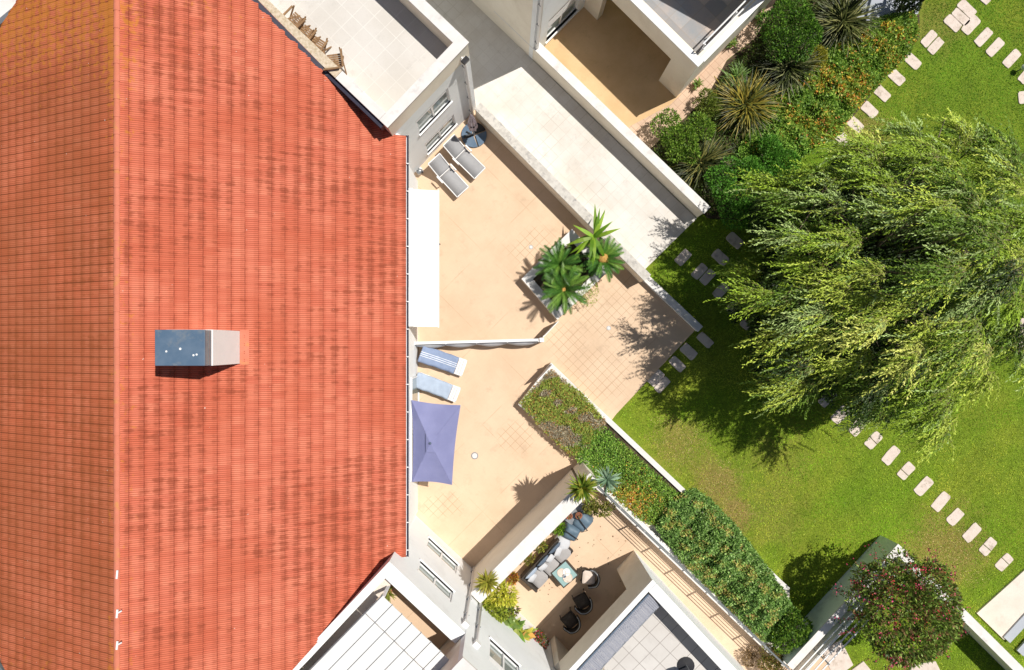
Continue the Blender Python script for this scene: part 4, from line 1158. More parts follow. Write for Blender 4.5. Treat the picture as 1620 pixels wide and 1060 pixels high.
# ------------------------------------------------------------------ loungers (grey sling, upper patio)
def sling_lounger(label, p_head, p_foot, width, back=.42):
    a, b_ = Vector(p_head), Vector(p_foot); d = (b_ - a); L = d.length; d = d.normalized(); s = Vector((-d.y, d.x))
    t = thing('sun_lounger', label, 'sun lounger', (a.x, a.y, 0), group='grey sling loungers on the upper patio')
    def pt(u, v, z): q = a + d * u + s * v; return Vector((q.x, q.y, z))
    hw = width / 2; J = L * .36
    f = MB()
    for v in (-hw, hw):
        f.bar(pt(J - .1, v, .32), pt(L, v, .32), .035, .05)
    f.bar(pt(L, -hw, .32), pt(L, hw, .32), .035, .05)
    f.bar(pt(J, -hw, .32), pt(J, hw, .32), .035, .05)
    f.build('frame', M['white'], t)
    fb = MB()
    for v in (-hw, hw): fb.bar(pt(J, v, .34), pt(.02, v, .34 + back), .035, .03)
    fb.bar(pt(.02, -hw, .34 + back), pt(.02, hw, .34 + back), .035); fb.build('back_frame', M['white'], t)
    for (u, v) in ((L - .2, -hw + .03), (L - .2, hw - .03), (J + .05, -hw + .03), (J + .05, hw - .03)):
        MB().bar(pt(u, v, 0), pt(u, v, .31), .04).build('leg', M['white'], t)
    for v in (-hw - .06, hw + .06):
        q = MB(); q.bar(pt(J - .05, v, .52), pt(J + .28, v, .52), .05, .03); q.bar(pt(J + .25, v, .3), pt(J + .25, v, .52), .03); q.build('armrest', M['white'], t)
    q = MB(); n_ = 8; vs = []
    for k in range(n_ + 1):
        u = J + .03 + (L - J - .05) * k / n_; z = .345 - .03 * math.sin(PI * k / n_)
        vs += [pt(u, -hw + .015, z), pt(u, hw - .015, z)]
    q.add(vs, [(2 * k, 2 * k + 1, 2 * k + 3, 2 * k + 2) for k in range(n_)])
    o_ = q.build('seat', M['greyfab'], t, smooth=True); o_.modifiers.new('t', 'SOLIDIFY').thickness = .012
    q = MB(); vs = []
    for k in range(n_ + 1):
        f_ = k / n_; u = J - .01 + (.03 - J) * f_; z = .355 + back * f_ - .04 * math.sin(PI * f_)
        vs += [pt(u, -hw + .015, z), pt(u, hw - .015, z)]
    q.add(vs, [(2 * k, 2 * k + 1, 2 * k + 3, 2 * k + 2) for k in range(n_)])
    o_ = q.build('backrest', M['greyfab'], t, smooth=True); o_.modifiers.new('t', 'SOLIDIFY').thickness = .012
    q = MB().lathe(pt(J + .1, hw - .07, .352), [(.03, 0), (.03, .02)], 10); q.build('knob', M['dark'], t)
def z4(x, y, z=.4): return P2(620 + x * .1852, 180 + y * .1852, z)
sling_lounger('grey sling lounger nearest the house wall on the upper patio', z4(360, 390, .6), z4(607, 668, .33), .60)
sling_lounger('grey sling lounger beside the round parasol base', z4(485, 232, .6), z4(752, 508, .33), .60)
# folded parasol with round segmented base
p = W(750, 214)
t = thing('folded_parasol', 'folded pale parasol on a round slate-blue segmented base near the wall corner', 'parasol', (p.x, p.y, 0))
for k in range(4):
    q = MB(); n_ = 8; a0 = PI / 2 * k + .35 + .04; a1 = a0 + PI / 2 - .08
    pts = [(p.x + .05 * math.cos((a0 + a1) / 2), p.y + .05 * math.sin((a0 + a1) / 2))] + [(p.x + .5 * math.cos(a0 + (a1 - a0) * j / n_), p.y + .5 * math.sin(a0 + (a1 - a0) * j / n_)) for j in range(n_ + 1)]
    q.prism(pts, .005, .075); q.build('base_segment', M['chmetal'] if k != 0 else M['dark'], t, bevel=.01)
MB().tube([(p.x, p.y, 0), (p.x, p.y, 2.2)], .035).build('pole', M['metal'], t)
q = MB(); nf = 16; prof = [(.07, .75), (.13, .85), (.16, 1.2), (.11, 1.8), (.05, 2.25), (.015, 2.4)]
vs = []; fs = []
for i, (r_, z) in enumerate(prof):
    for k in range(nf * 2):
        rr = r_ * (1.25 if k % 4 == 0 else .75); a = PI * k / nf
        vs.append((p.x + rr * math.cos(a), p.y + rr * math.sin(a), z))
m2 = nf * 2
for i in range(len(prof) - 1):
    for k in range(m2): fs.append((i * m2 + k, i * m2 + (k + 1) % m2, (i + 1) * m2 + (k + 1) % m2, (i + 1) * m2 + k))
fs.append(tuple((len(prof) - 1) * m2 + k for k in range(m2)))
q.add(vs, fs); q.build('canopy', surf('faded pink white cloth', (.62, .56, .60), (.35, .3, .36), 6, 1, .85, 40, .1), t)
MB().tube([(p.x + .13 * math.cos(a), p.y + .13 * math.sin(a), 1.35) for a in np.linspace(0, 2 * PI, 16)], .02, 6).build('strap', M['dark'], t)
q = MB().bar((p.x, p.y, .09), (p.x - .38, p.y - .08, .12), .08, .05); q.bar((p.x - .1, p.y, .1), (p.x - .3, p.y + .12, .1), .05); q.build('base_arm', M['dark'], t)

# cushioned loungers (lower patio), local build
def cush_lounger(label, head, foot, width, mat, lift):
    a, b_ = Vector(head), Vector(foot); L = (b_ - a).length; rz = math.atan2(b_.y - a.y, b_.x - a.x)
    t = thing('sun_lounger', label, 'sun lounger', (a.x, a.y, 0), rz, group='cushioned loungers on the lower patio')
    hw = width / 2
    f = MB()
    for v in (-hw + .03, hw - .03): f.bar((.05, v, .27), (L, v, .27), .05, .06)
    for u in (L - .02, .5): f.bar((u, -hw + .03, .27), (u, hw - .03, .27), .05, .06)
    f.build('frame', M['white'], t, local=True)
    sl_ = MB()
    for k in range(3):
        u = L - .04 - k * .10; sl_.box((u - .03, 0, .31), (.085, width - .02, .025))
    sl_.build('slat', M['white'], t, local=True)
    for (u, v) in ((.35, -hw + .04), (.35, hw - .04), (L - .12, -hw + .04), (L - .12, hw - .04)):
        MB().bar((u, v, 0), (u, v, .26), .06).build('leg', M['white'], t, local=True)
    # pad draped: grid
    nx, ny = 26, 8; vs = []; fs = []
    E = L - .33
    for i in range(nx + 1):
        u = E * i / nx
        hz = .36 + lift * max(0, 1 - u / (.42 * L)) ** 1.2
        for j in range(ny + 1):
            v = -hw + width * j / ny
            puff = .03 * (1 - abs(2 * j / ny - 1) ** 4) + .008 * math.sin(i * 1.1 + j) + .006 * math.sin(j * 2.1)
            x = u * (1 - (.06 if lift > .3 else .02) * max(0, 1 - u / (.42 * L)))
            vs.append((x, v + .008 * math.sin(i * .7), hz + puff))
    for i in range(nx):
        for j in range(ny):
            k = i * (ny + 1) + j; fs.append((k, k + ny + 1, k + ny + 2, k + 1))
    q = MB(); q.add(vs, fs); o_ = q.build('pad', mat, t, smooth=True, local=True)
    m_ = o_.modifiers.new('t', 'SOLIDIFY'); m_.thickness = .07; m_.offset = -1
    if lift > .1:
        q = MB(); q.bar((.03, -hw + .05, .3 + lift), (.5, -hw + .05, .28), .03); q.bar((.03, hw - .05, .3 + lift), (.5, hw - .05, .28), .03); q.build('back_frame', M['white'], t, local=True)
    return t
def z6(x, y, z=.4): return P2(620 + x * .1852, 480 + y * .1852, z)
cush_lounger('sun lounger with blue-and-white striped towel, beside the windbreak', z6(252, 428, .6), z6(620, 555, .33), .68, M['stripe'], .35)
cush_lounger('sun lounger with plain pale blue pad, beside the lavender parasol', z6(205, 650, .6), z6(565, 785, .33), .62, M['paleblue'], .30)

# lavender parasol
cs = [W(651, 633, 2.2), W(728.5, 641, 2.2), W(715, 767, 2.2), (W(652, 762, 2.2))]
ctr = W(681, 701, 2.75); ctr.z = 2.75
t = thing('parasol', 'rectangular lavender parasol open against the house wall', 'parasol', (ctr.x, ctr.y, 0))
n_ = 12
q = MB()
for k in range(4):
    a, b_ = cs[k], cs[(k + 1) % 4]
    vs = []; fs = []
    for i in range(n_ + 1):
        r_ = .07 + .93 * i / n_
        for j in range(n_ + 1):
            w2 = j / n_
            e_ = a.lerp(b_, w2)
            mid_ = (a + b_) / 2 - ctr; inward = Vector((-mid_.x, -mid_.y, 0)).normalized()
            e_ = e_ + inward * .05 * math.sin(PI * w2)
            p_ = ctr.lerp(e_, r_)
            p_.z = ctr.z + (e_.z - ctr.z) * (r_ ** 1.12) - .05 * math.sin(PI * w2) * r_ * (1 - .3 * r_)
            vs.append(p_)
    for i in range(n_):
        for j in range(n_): c_ = i * (n_ + 1) + j; fs.append((c_, c_ + n_ + 1, c_ + n_ + 2, c_ + 1))
    q.add(vs, fs)
can_ = q.build('canopy', M['lav'], t)
can_.modifiers.new('t', 'SOLIDIFY').thickness = .008
q = MB(); top = []
for k in range(4): e_ = ctr.lerp(cs[k], .22); top.append(Vector((e_.x, e_.y, ctr.z - .04)))
apex = Vector((ctr.x, ctr.y, ctr.z + .05)); q.add(top + [apex], [(1, 0, 4), (2, 1, 4), (3, 2, 4), (0, 3, 4)])
o_ = q.build('vent', M['lav'], t); o_.modifiers.new('t', 'SOLIDIFY').thickness = .008
MB().tube([(ctr.x, ctr.y, 0), (ctr.x, ctr.y, ctr.z)], .025).build('pole', M['metal'], t)
MB().lathe((ctr.x, ctr.y, ctr.z + .04), [(.035, 0), (.045, .03), (.02, .09)], 12).build('finial', M['bluefab'], t, smooth=True)
for k in range(4): MB().bar(ctr - Vector((0, 0, .06)), cs[k] - Vector((0, 0, .03)), .02).build('rib', M['metal'], t)
MB().lathe((ctr.x, ctr.y, 0), [(.26, 0), (.26, .07), (.05, .1)], 20).build('base', M['metal'], t)

# ------------------------------------------------------------------ wooden chairs on the north roof terrace
def deck_chair(label, loc, rz, fold):
    t = thing('folding_chair', label, 'chair', loc, rz, group='slatted wooden chairs on the white roof terrace')
    for v in (-.25, .25):
        q = MB(); q.bar((-.3, v, .0), (.32, v, .62), .035, .045); q.build('leg', M['wood'], t, local=True)
        q = MB(); q.bar((.3, v * .92, .0), (-.25, v * .92, .55), .035, .045); q.build('leg', M['wood'], t, local=True)
        q = MB(); q.bar((-.28, v * 1.15, .62), (.28, v * 1.15, .60), .06, .03); q.build('armrest', M['wood'], t, local=True)
    q = MB()
    for k in range(7): q.box((-.2 + k * .07, 0, .42 - .01 * k), (.05, .46, .02))
    q.build('seat', M['wood'], t, local=True)
    q = MB()
    for k in range(6):
        z = .5 + k * .09; x = -.24 - k * .045 - fold
        q.box((x, 0, z), (.02, .44, .05))
    for v in (-.23, .23): q.bar((-.2, v, .42), (-.5 - fold, v, 1.05), .035, .045)
    q.bar((-.5 - fold, -.25, 1.05), (-.5 - fold, .25, 1.05), .05)
    q.build('backrest', M['wood'], t, local=True)
a45 = math.atan2(dN.y, dN.x)
for i, (px, py, lab) in enumerate(((465, 32, 'slatted wooden chair highest up along the terrace parapet'), (482, 52, 'slatted wooden chair in the middle along the terrace parapet'), (500, 70, 'slatted wooden chair between the middle chair and the open-framed chair'), (528, 95, 'open-framed wooden chair nearest the terrace corner, turned outwards'))):
    p = W(px, py, FLZ + .5)
    deck_chair(lab, (p.x, p.y, FLZ), a45 + (.9 if i == 3 else .1 * i), 0)

# ------------------------------------------------------------------ sofa patio furniture
def z9(x, y, z=.4): return W(800 + x * .16985, 780 + y * .16985, z)
# sofa
s0 = z9(215, 850, .35); s1 = z9(560, 480, .35)
ax = (s1 - s0); ax.z = 0; Ls = ax.length; ax.normalize(); sf = Vector((ax.y, -ax.x, 0))   # sf points SE (front)
rzs = math.atan2(ax.y, ax.x)
t = thing('sofa', 'three-seat outdoor sofa with grey cushions against the tall wall', 'sofa', (s0.x, s0.y, 0))
base = s0 - sf * .45
def sp_(u, v, z): q = base + ax * u + sf * v; return Vector((q.x, q.y, z))
MB().box(sp_(Ls / 2, .45, .16), (Ls, .86, .22), rzs).build('frame', M['wicker'], t, bevel=.02)
MB().box(sp_(Ls / 2, .05, .42), (Ls, .10, .5), rzs).build('back_panel', M['wicker'], t, bevel=.02)
MB().box(sp_(.04, .42, .38), (.10, .84, .36), rzs).build('arm_panel', M['wicker'], t, bevel=.02)
for k in range(3):
    u = .12 + (Ls - .15) * (k + .5) / 3
    MB().cushion(sp_(u, .50, .36), ((Ls - .2) / 3 - .02, .74, .18), rzs).build('seat_cushion', M['cushion'], t, smooth=True)
    Mx = Matrix.Rotation(rzs, 4, 'Z') @ Matrix.Rotation(math.radians(68), 4, 'X')
    MB().cushion(sp_(u, .17, .58), ((Ls - .2) / 3 - .03, .46, .18), M=Mx, puff=.6).build('back_cushion', M['bluefab'] if k != 0 else M['paleblue'], t, smooth=True)
for i, (u, v, a_, mt, lab) in enumerate(((.32, .34, .5, 'whitefab', 'white scatter cushion at the near end of the sofa'), (.9, .36, -.3, 'whitefab', 'white scatter cushion left of the sofa middle'), (1.35, .34, .3, 'whitefab', 'white scatter cushion right of the sofa middle'), (1.75, .38, .9, 'whitefab', 'white scatter cushion at the far end of the sofa'))):
    Mx = Matrix.Rotation(rzs + a_ * .4, 4, 'Z') @ Matrix.Rotation(math.radians(40), 4, 'X')
    p = sp_(u, v, 0)
    tt = thing('scatter_cushion', lab, 'cushion', (p.x, p.y, .5), group='white cushions on the sofa')
    MB().cushion(sp_(u, v, .54), (.36, .32, .13), M=Mx, puff=.8).build('pad', M[mt], tt, smooth=True)
    MB().box(sp_(u, v, .54) + Mx @ Vector((0, .16, 0)), (.34, .012, .012), M=Mx).build('piping', M['cushion'], tt)
# round pouf
p = z9(525, 462, .3)
t = thing('pouf', 'round white-grey pouf at the upper end of the sofa', 'pouf', (p.x, p.y, 0))
MB().lathe((p.x, p.y, 0), [(.24, .02), (.31, .1), (.33, .25), (.30, .4), (.18, .47), (.02, .485)], 24).build('body', M['whitefab'], t, smooth=True)
MB().lathe((p.x, p.y, .245), [(.332, 0), (.336, .012), (.332, .024)], 24).build('piping', M['cushion'], t, smooth=True)
# coffee table
p = z9(548, 752, .4)
t = thing('coffee_table', 'square dark-framed glass coffee table holding round trays', 'table', (p.x, p.y, 0), math.radians(41))
MB().box((0, 0, .41), (.80, .80, .05)).build('frame', M['wicker'], t, local=True, bevel=.01)
MB().box((0, 0, .441), (.70, .70, .010)).build('tabletop', M['tglass'], t, local=True)
for sx in (-.35, .35):
    for sy in (-.35, .35): MB().box((sx, sy, .19), (.07, .07, .38)).build('leg', M['wicker'], t, local=True)
for sx, sy, dx_, dy_ in ((-.38, 0, .02, .7), (.38, 0, .02, .7), (0, -.38, .7, .02), (0, .38, .7, .02)): MB().box((sx, sy, .22), (dx_, dy_, .34)).build('side_panel', M['wicker'], t, local=True)
MB().box((0, 0, .12), (.66, .66, .03)).build('shelf', M['wicker'], t, local=True)
for (dx, dy, r_, mt, lab) in ((-.05, .13, .17, 'stone', 'round tan tray at the top of the glass coffee table'), (.12, .02, .15, 'ceram', 'pale blue round plate on the glass coffee table'), (.0, -.18, .19, 'stone', 'larger round tan tray at the bottom of the glass table'), (-.05, -.04, .07, 'bluefab', 'small dark bowl in the centre of the glass table')):
    o_ = MB().lathe((0, 0, 0), [(r_ * .85, 0), (r_, .02), (r_ * .97, .022), (r_ * .8, .008)], 24).build('tray' if r_ > .1 else 'bowl', M[mt], None, smooth=False)
    q = Matrix.Rotation(math.radians(41), 4, 'Z') @ Vector((dx, dy, 0)); o_.location = (p.x + q.x, p.y + q.y, .45 + (.012 if r_ < .1 else (.004 if mt == 'ceram' else 0))); tag(o_, lab, 'tray' if r_ > .1 else 'bowl')
# wicker armchairs
def armchair(label, loc, rz, seatmat, frame='wicker'):
    t = thing('armchair', label, 'armchair', loc, rz, group='dark armchairs on the sofa patio')
    MB().box((0, 0, .33), (.56, .56, .06)).build('frame', M[frame], t, local=True, bevel=.01)
    MB().cushion((0, 0, .41), (.5, .52, .12)).build('seat_cushion', M[seatmat], t, smooth=True, local=True)
    q = MB(); n_ = 12
    vs = []
    for k in range(n_ + 1):
        a = -PI / 2 - .1 + (PI + .2) * k / n_
        x, y = .02 + .30 * math.cos(a), .31 * math.sin(a)
        vs += [(x, y, .36), (x * 1.12, y * 1.08, .70 if 2 < k < 10 else .6)]
    q.add(vs, [(2 * k, 2 * k + 1, 2 * k + 3, 2 * k + 2) for k in range(n_)])
    o_ = q.build('backrest', M[frame], t, smooth=True, local=True); o_.modifiers.new('t', 'SOLIDIFY').thickness = .05
    top = [(vs[2 * k + 1][0], vs[2 * k + 1][1], vs[2 * k + 1][2] + .01) for k in range(n_ + 1)]
    MB().tube(top, .022, 8).build('arm_rail', M['metal'], t, smooth=True, local=True)
    for sx in (-.24, .24):
        for sy in (-.24, .24): MB().tube([(sx * 1.1, sy * 1.1, 0), (sx, sy, .31)], .02).build('leg', M['dark'], t, local=True)
p = z9(775, 785, .4); armchair('wicker armchair with tan seat at the edge of the shade by the glass table', (p.x, p.y, 0), math.radians(-5), 'stone')
p = z9(650 + 0, 1080, .4)
p = W(921, 952, .4); armchair('dark armchair deep in shade under the recess, upper one', (p.x, p.y, 0), math.radians(-60), 'wicker')
p = W(902, 982, .4); armchair('dark armchair deep in shade under the recess, lower one', (p.x, p.y, 0), math.radians(-50), 'wicker')
# covered furniture
def covered(label, c, d, rz, mat, name='covered_chair'):
    t = thing(name, label, 'covered furniture', (c.x, c.y, 0), rz)
    q = MB(); nx, ny = 12, 12; vs = []; fs = []
    for i in range(nx + 1):
        for j in range(ny + 1):
            u, v = i / nx * 2 - 1, j / ny * 2 - 1
            m_ = max(abs(u), abs(v)); rr = (u * u + v * v) ** .5 + 1e-6
            f = (m_ / rr) ** .35 if m_ > .01 else 1
            z = d[2] * (1 - m_ ** 6 * .93) * (.8 + .2 * (u + 1) / 2) + .02 * math.sin(7 * u + 3 * v) * (1 - m_)
            vs.append((u * f * d[0] / 2 * (1 + .03 * math.sin(9 * v) * (m_ > .9)), v * f * d[1] / 2, max(.015, z)))
    for i in range(nx):
        for j in range(ny): k = i * (ny + 1) + j; fs.append((k, k + ny + 1, k + ny + 2, k + 1))
    q.add(vs, fs); q.build('cover', mat, t, smooth=True, local=True)
    q = MB(); q.tube([(-d[0] * .42, -d[1] * .46, .1), (-d[0] * .1, -d[1] * .40, d[2] * .95), (d[0] * .05, d[1] * .40, d[2]), (d[0] * .3, d[1] * .48, .15)], .02, 6); q.build('strap', M['dark'], t, local=True)
    return t
covered('furniture under a slate-blue cover nearest the open patio', z9(715, 275, .6), (.85, .8, .75), rzs, M['cover'])
covered('domed furniture under a blue-grey cover beside the pouf', z9(610, 375, .6), (.72, .75, .8), rzs + .3, M['cover'])
p = z9(675, 125, .5)
t = thing('plant_stand', 'dark grey stand behind the covered furniture holding pots', 'plant stand', (p.x, p.y, 0), rzs)
MB().box((-.25, -.1, .5), (.95, .4, .04)).build('shelf', M['metal'], t, local=True)
for sx in (-.68, .18):
    for sy in (-.26, .06): MB().box((sx, sy, .24), (.04, .04, .48)).build('leg', M['dark'], t, local=True)
for (x, y, lab) in ((588, 208, 'terracotta pot on the dark stand, nearest the tall wall'), (678, 205, 'terracotta pot on the dark stand, further from the wall')):
    p = z9(x, y, .6)
    t = thing('flower_pot', lab, 'flower pot', (p.x, p.y, .52), group='terracotta pots on the stand')
    MB().lathe((p.x, p.y, .52), [(.08, 0), (.12, .18), (.135, .18), (.135, .21), (.11, .21), (.1, .15)], 18).build('pot', M['terracotta'], t, smooth=True)
    blades('stem_tuft', LM, (p.x, p.y, .66), 14, .16, .03, (40, 85), .9, [(.25, .12, .1), (.12, .14, .05)], t)
# pot plants behind sofa
for (x, y, h_, lab, cols, n_) in ((500, 330, .6, 'bright green bushy pot plant between wall and covered furniture', [(.2, .33, .03), (.12, .24, .02)], 420),
        (330, 485, .5, 'yellow-flecked plant behind the middle of the sofa', [(.3, .3, .05), (.12, .16, .03)], 260),
        (205, 605, .5, 'yellowish plant behind the near half of the sofa', [(.3, .26, .05), (.15, .16, .03)], 260),
        (60, 790, .5, 'orange-leaved croton plant at the near end of the sofa', [(.5, .16, .02), (.32, .24, .03), (.2, .08, .02)], 420)):
    p = z9(x, y, h_)
    t = thing('potted_plant', lab, 'potted plant', (p.x, p.y, 0), group='plants behind the sofa')
    MB().lathe((p.x, p.y, 0), [(.1, 0), (.15, .26), (.12, .26)], 14).build('pot', M['terracotta'], t, smooth=True)
    shrub('foliage', LM, clumpy(p.x, p.y, .25, .24, .24, .42, 6, NR), n_, .12, .05, cols, t)

# ------------------------------------------------------------------ plants along D facade (big-leaf, agave)
def plant(name, label, cat, base, group=None):
    return thing(name, label, cat, base, group=group)
def zb(x, y, z): return W(740 + x * .15086, 900 + y * .15086, z)
p = zb(205, 150, 3.2)
t = plant('agave', 'yellow-green agave rosette at the lower end of the tall wall coping', 'agave', (p.x, p.y, 2.85))
MB().lathe((p.x, p.y, 2.85), [(.16, 0), (.2, .2), (.17, .2)], 16).build('pot', M['terracotta'], t, smooth=True)
blades('rosette', LM, (p.x, p.y, 3.05), 90, .52, .08, (0, 80), .4, [(.30, .30, .04), (.40, .34, .06), (.22, .22, .03)], t, spread=.01)
for i, (x, y, z, r_, n_, cols, lab) in enumerate((
        (310, 260, 2.6, .62, 1500, [(.52, .52, .06), (.38, .42, .04), (.62, .56, .10)], 'yellow-green shrub just below the agave at the white wall'),
        (250, 430, 2.6, .55, 1200, [(.32, .36, .05), (.24, .3, .03)], 'yellow-green shrub lowest left against the white wall'),
        (360, 400, 2.3, .52, 1000, [(.36, .38, .06), (.2, .26, .03), (.12, .08, .06)], 'olive mixed shrub in the middle of the white-wall planting'))):
    p = zb(x, y, z)
    t = plant('shrub', lab, 'shrub', (p.x, p.y, z - 1.0), group='planting along the white house wall')
    MB().tube([(p.x, p.y, 0), (p.x, p.y, z)], .03, 6).build('stem', M['bark'], t)
    shrub('foliage', LM, clumpy(p.x, p.y, z - .25, r_, r_, .35, 8, NR), n_, .17, .06, cols, t)
for i, (x, y, z, lab, cols) in enumerate(((440, 620, 2.2, 'large-leaved rubber plant against the white house wall', [(.12, .22, .03), (.2, .28, .04), (.3, .34, .08)]), (540, 700, 2.0, 'yellow-edged broad-leaf plant at the shade edge of the white wall', [(.4, .36, .05), (.22, .28, .04), (.45, .25, .06)]), (370, 500, 2.3, 'broad-leaved plant between olive shrub and rubber plant', [(.13, .2, .04), (.22, .3, .08)]))):
    p = zb(x, y, z)
    t = plant('broadleaf_plant', lab, 'plant', (p.x, p.y, 0), group='planting along the white house wall')
    MB().tube([(p.x, p.y, 0), (p.x, p.y, z)], .03, 6).build('stem', M['bark'], t)
    blades('foliage', LMd, (p.x, p.y, z), 40, .52, .18, (0, 70), 1.0, cols, t, spread=.16, segs=4)
p = zb(745, 790, 1.4)
t = plant('flowering_shrub', 'red-flowered shrub in the dark corner of the recess', 'shrub', (p.x, p.y, 0))
MB().tube([(p.x, p.y, 0), (p.x, p.y, 1.2)], .03, 6).build('stem', M['bark'], t)
bl = clumpy(p.x, p.y, .8, .34, .42, .55, 8, NR)
shrub('foliage', LM, bl, 700, .11, .05, [(.05, .1, .02), (.1, .14, .03)], t)
shrub('blossom', FM, bl, 380, .08, .07, [(.5, .05, .04), (.55, .06, .14), (.4, .1, .05)], t, rough=.04)

# ------------------------------------------------------------------ cycad planter
def cyc(label, px, py, z, L, n_, cone=None):
    p = W(px, py, z)
    t = plant('cycad', label, 'cycad', (p.x, p.y, .4), group='cycads in the raised planter')
    MB().lathe((p.x, p.y, .3), [(.14, 0), (.15, (z - .3) * .6), (.12, z - .3)], 14).build('trunk', M['bark'], t, smooth=True)
    cycad('fronds', LMd, (p.x, p.y, z), n_, L, [(.05, .14, .02), (.09, .21, .03), (.15, .28, .04)], t, elev=(10, 75))
    if cone == 'ball':
        MB().lathe((p.x, p.y, z), [(.12, 0), (.20, .08), (.22, .17), (.17, .27), (.06, .33)], 18).build('cone', M['cone'], t, smooth=True)
    elif cone:
        q = MB()
        for k in range(5): a = k * 1.3; q.cushion((p.x + .08 * math.cos(a), p.y + .08 * math.sin(a), z + .1), (.18, .09, .07), a, puff=.8, n=4)
        q.build('cone', M['cone'], t, smooth=True)
cyc('dark green cycad at the upper left of the raised planter', 884, 419, 1.15, 1.0, 34, None)
cyc('cycad with a round orange cone, right side of the planter', 953, 410, 1.2, .92, 34, 'ball')
cyc('cycad with orange fruit cluster, lowest in the planter', 892, 458, 1.1, 1.08, 32, 'fruit')
p = W(940, 374, 1.8)
t = plant('dracaena', 'bright green broad-leaved dracaena at the top of the planter', 'plant', (p.x, p.y, .4))
MB().tube([(p.x, p.y, .3), (p.x, p.y, 1.8)], .05, 8, .035).build('stem', M['bark'], t)
blades('foliage', LM, (p.x, p.y, 1.8), 20, 1.15, .15, (-12, 55), .9, [(.20, .36, .02), (.28, .44, .04), (.12, .25, .015)], t, segs=6, spread=.03)
for i, (px, py, r_, lab) in enumerate(((930, 462, .36, 'pale yellow-green trailing shrub at the right rim of the planter'), (915, 425, .42, 'dark low filler plant between the three cycads'))):
    p = W(px, py, .6); t = plant('shrub', lab, 'shrub', (p.x, p.y, .4))
    MB().tube([(p.x, p.y, .35), (p.x, p.y, .6)], .02, 6).build('stem', M['bark'], t)
    shrub('foliage', LM, clumpy(p.x, p.y, .42, r_, r_ * 1.4, .25, 7, NR), 700, .07, .03, [(.32, .4, .06), (.22, .32, .04)] if i == 0 else [(.03, .07, .02)], t)

# agaves at the wall end
p = W(922, 773, 3.6)
t = plant('agave', 'green agave with golden striped leaves on the tall wall end', 'agave', (p.x, p.y, 2.5))
MB().tube([(p.x, p.y, 0), (p.x, p.y, 3.45)], .06, 8).build('trunk', M['bark'], t)
blades('rosette', LM, (p.x, p.y, 3.45), 140, .62, .075, (0, 80), .35, [(.10, .19, .02), (.20, .27, .03), (.34, .34, .05)], t, spread=.01)
p = W(961, 759, 3.2); pb = W(958, 785, 0.4)
t = plant('agave', 'pale blue-green agave on a leaning trunk beside the golden agave', 'agave', (pb.x, pb.y, .3))
MB().tube([(pb.x + .05, pb.y - .1, .3), (p.x, p.y - .2, 2.2), (p.x, p.y, 3.15)], .05, 8).build('trunk', M['bark'], t)
blades('rosette', LM, (p.x, p.y, 3.15), 60, .58, .07, (-5, 75), .6, [(.22, .34, .22), (.3, .42, .28), (.16, .26, .16)], t, spread=.01)
for i, (px, py, lab) in enumerate(((935, 800, 'olive leafy shrub under the golden agave'), (958, 808, 'olive shrub under the blue-green agave, by the railing'))):
    p = W(px, py, .9); t = plant('shrub', lab, 'shrub', (p.x, p.y, 0), group='shrubs under the agaves')
    MB().tube([(p.x, p.y, 0), (p.x, p.y, .9)], .03, 6).build('stem', M['bark'], t)
    shrub('foliage', LM, clumpy(p.x, p.y, .5, .36, .3, .6, 8, NR), 800, .11, .05, [(.14, .17, .03), (.24, .24, .05), (.3, .28, .06), (.08, .1, .02)], t)

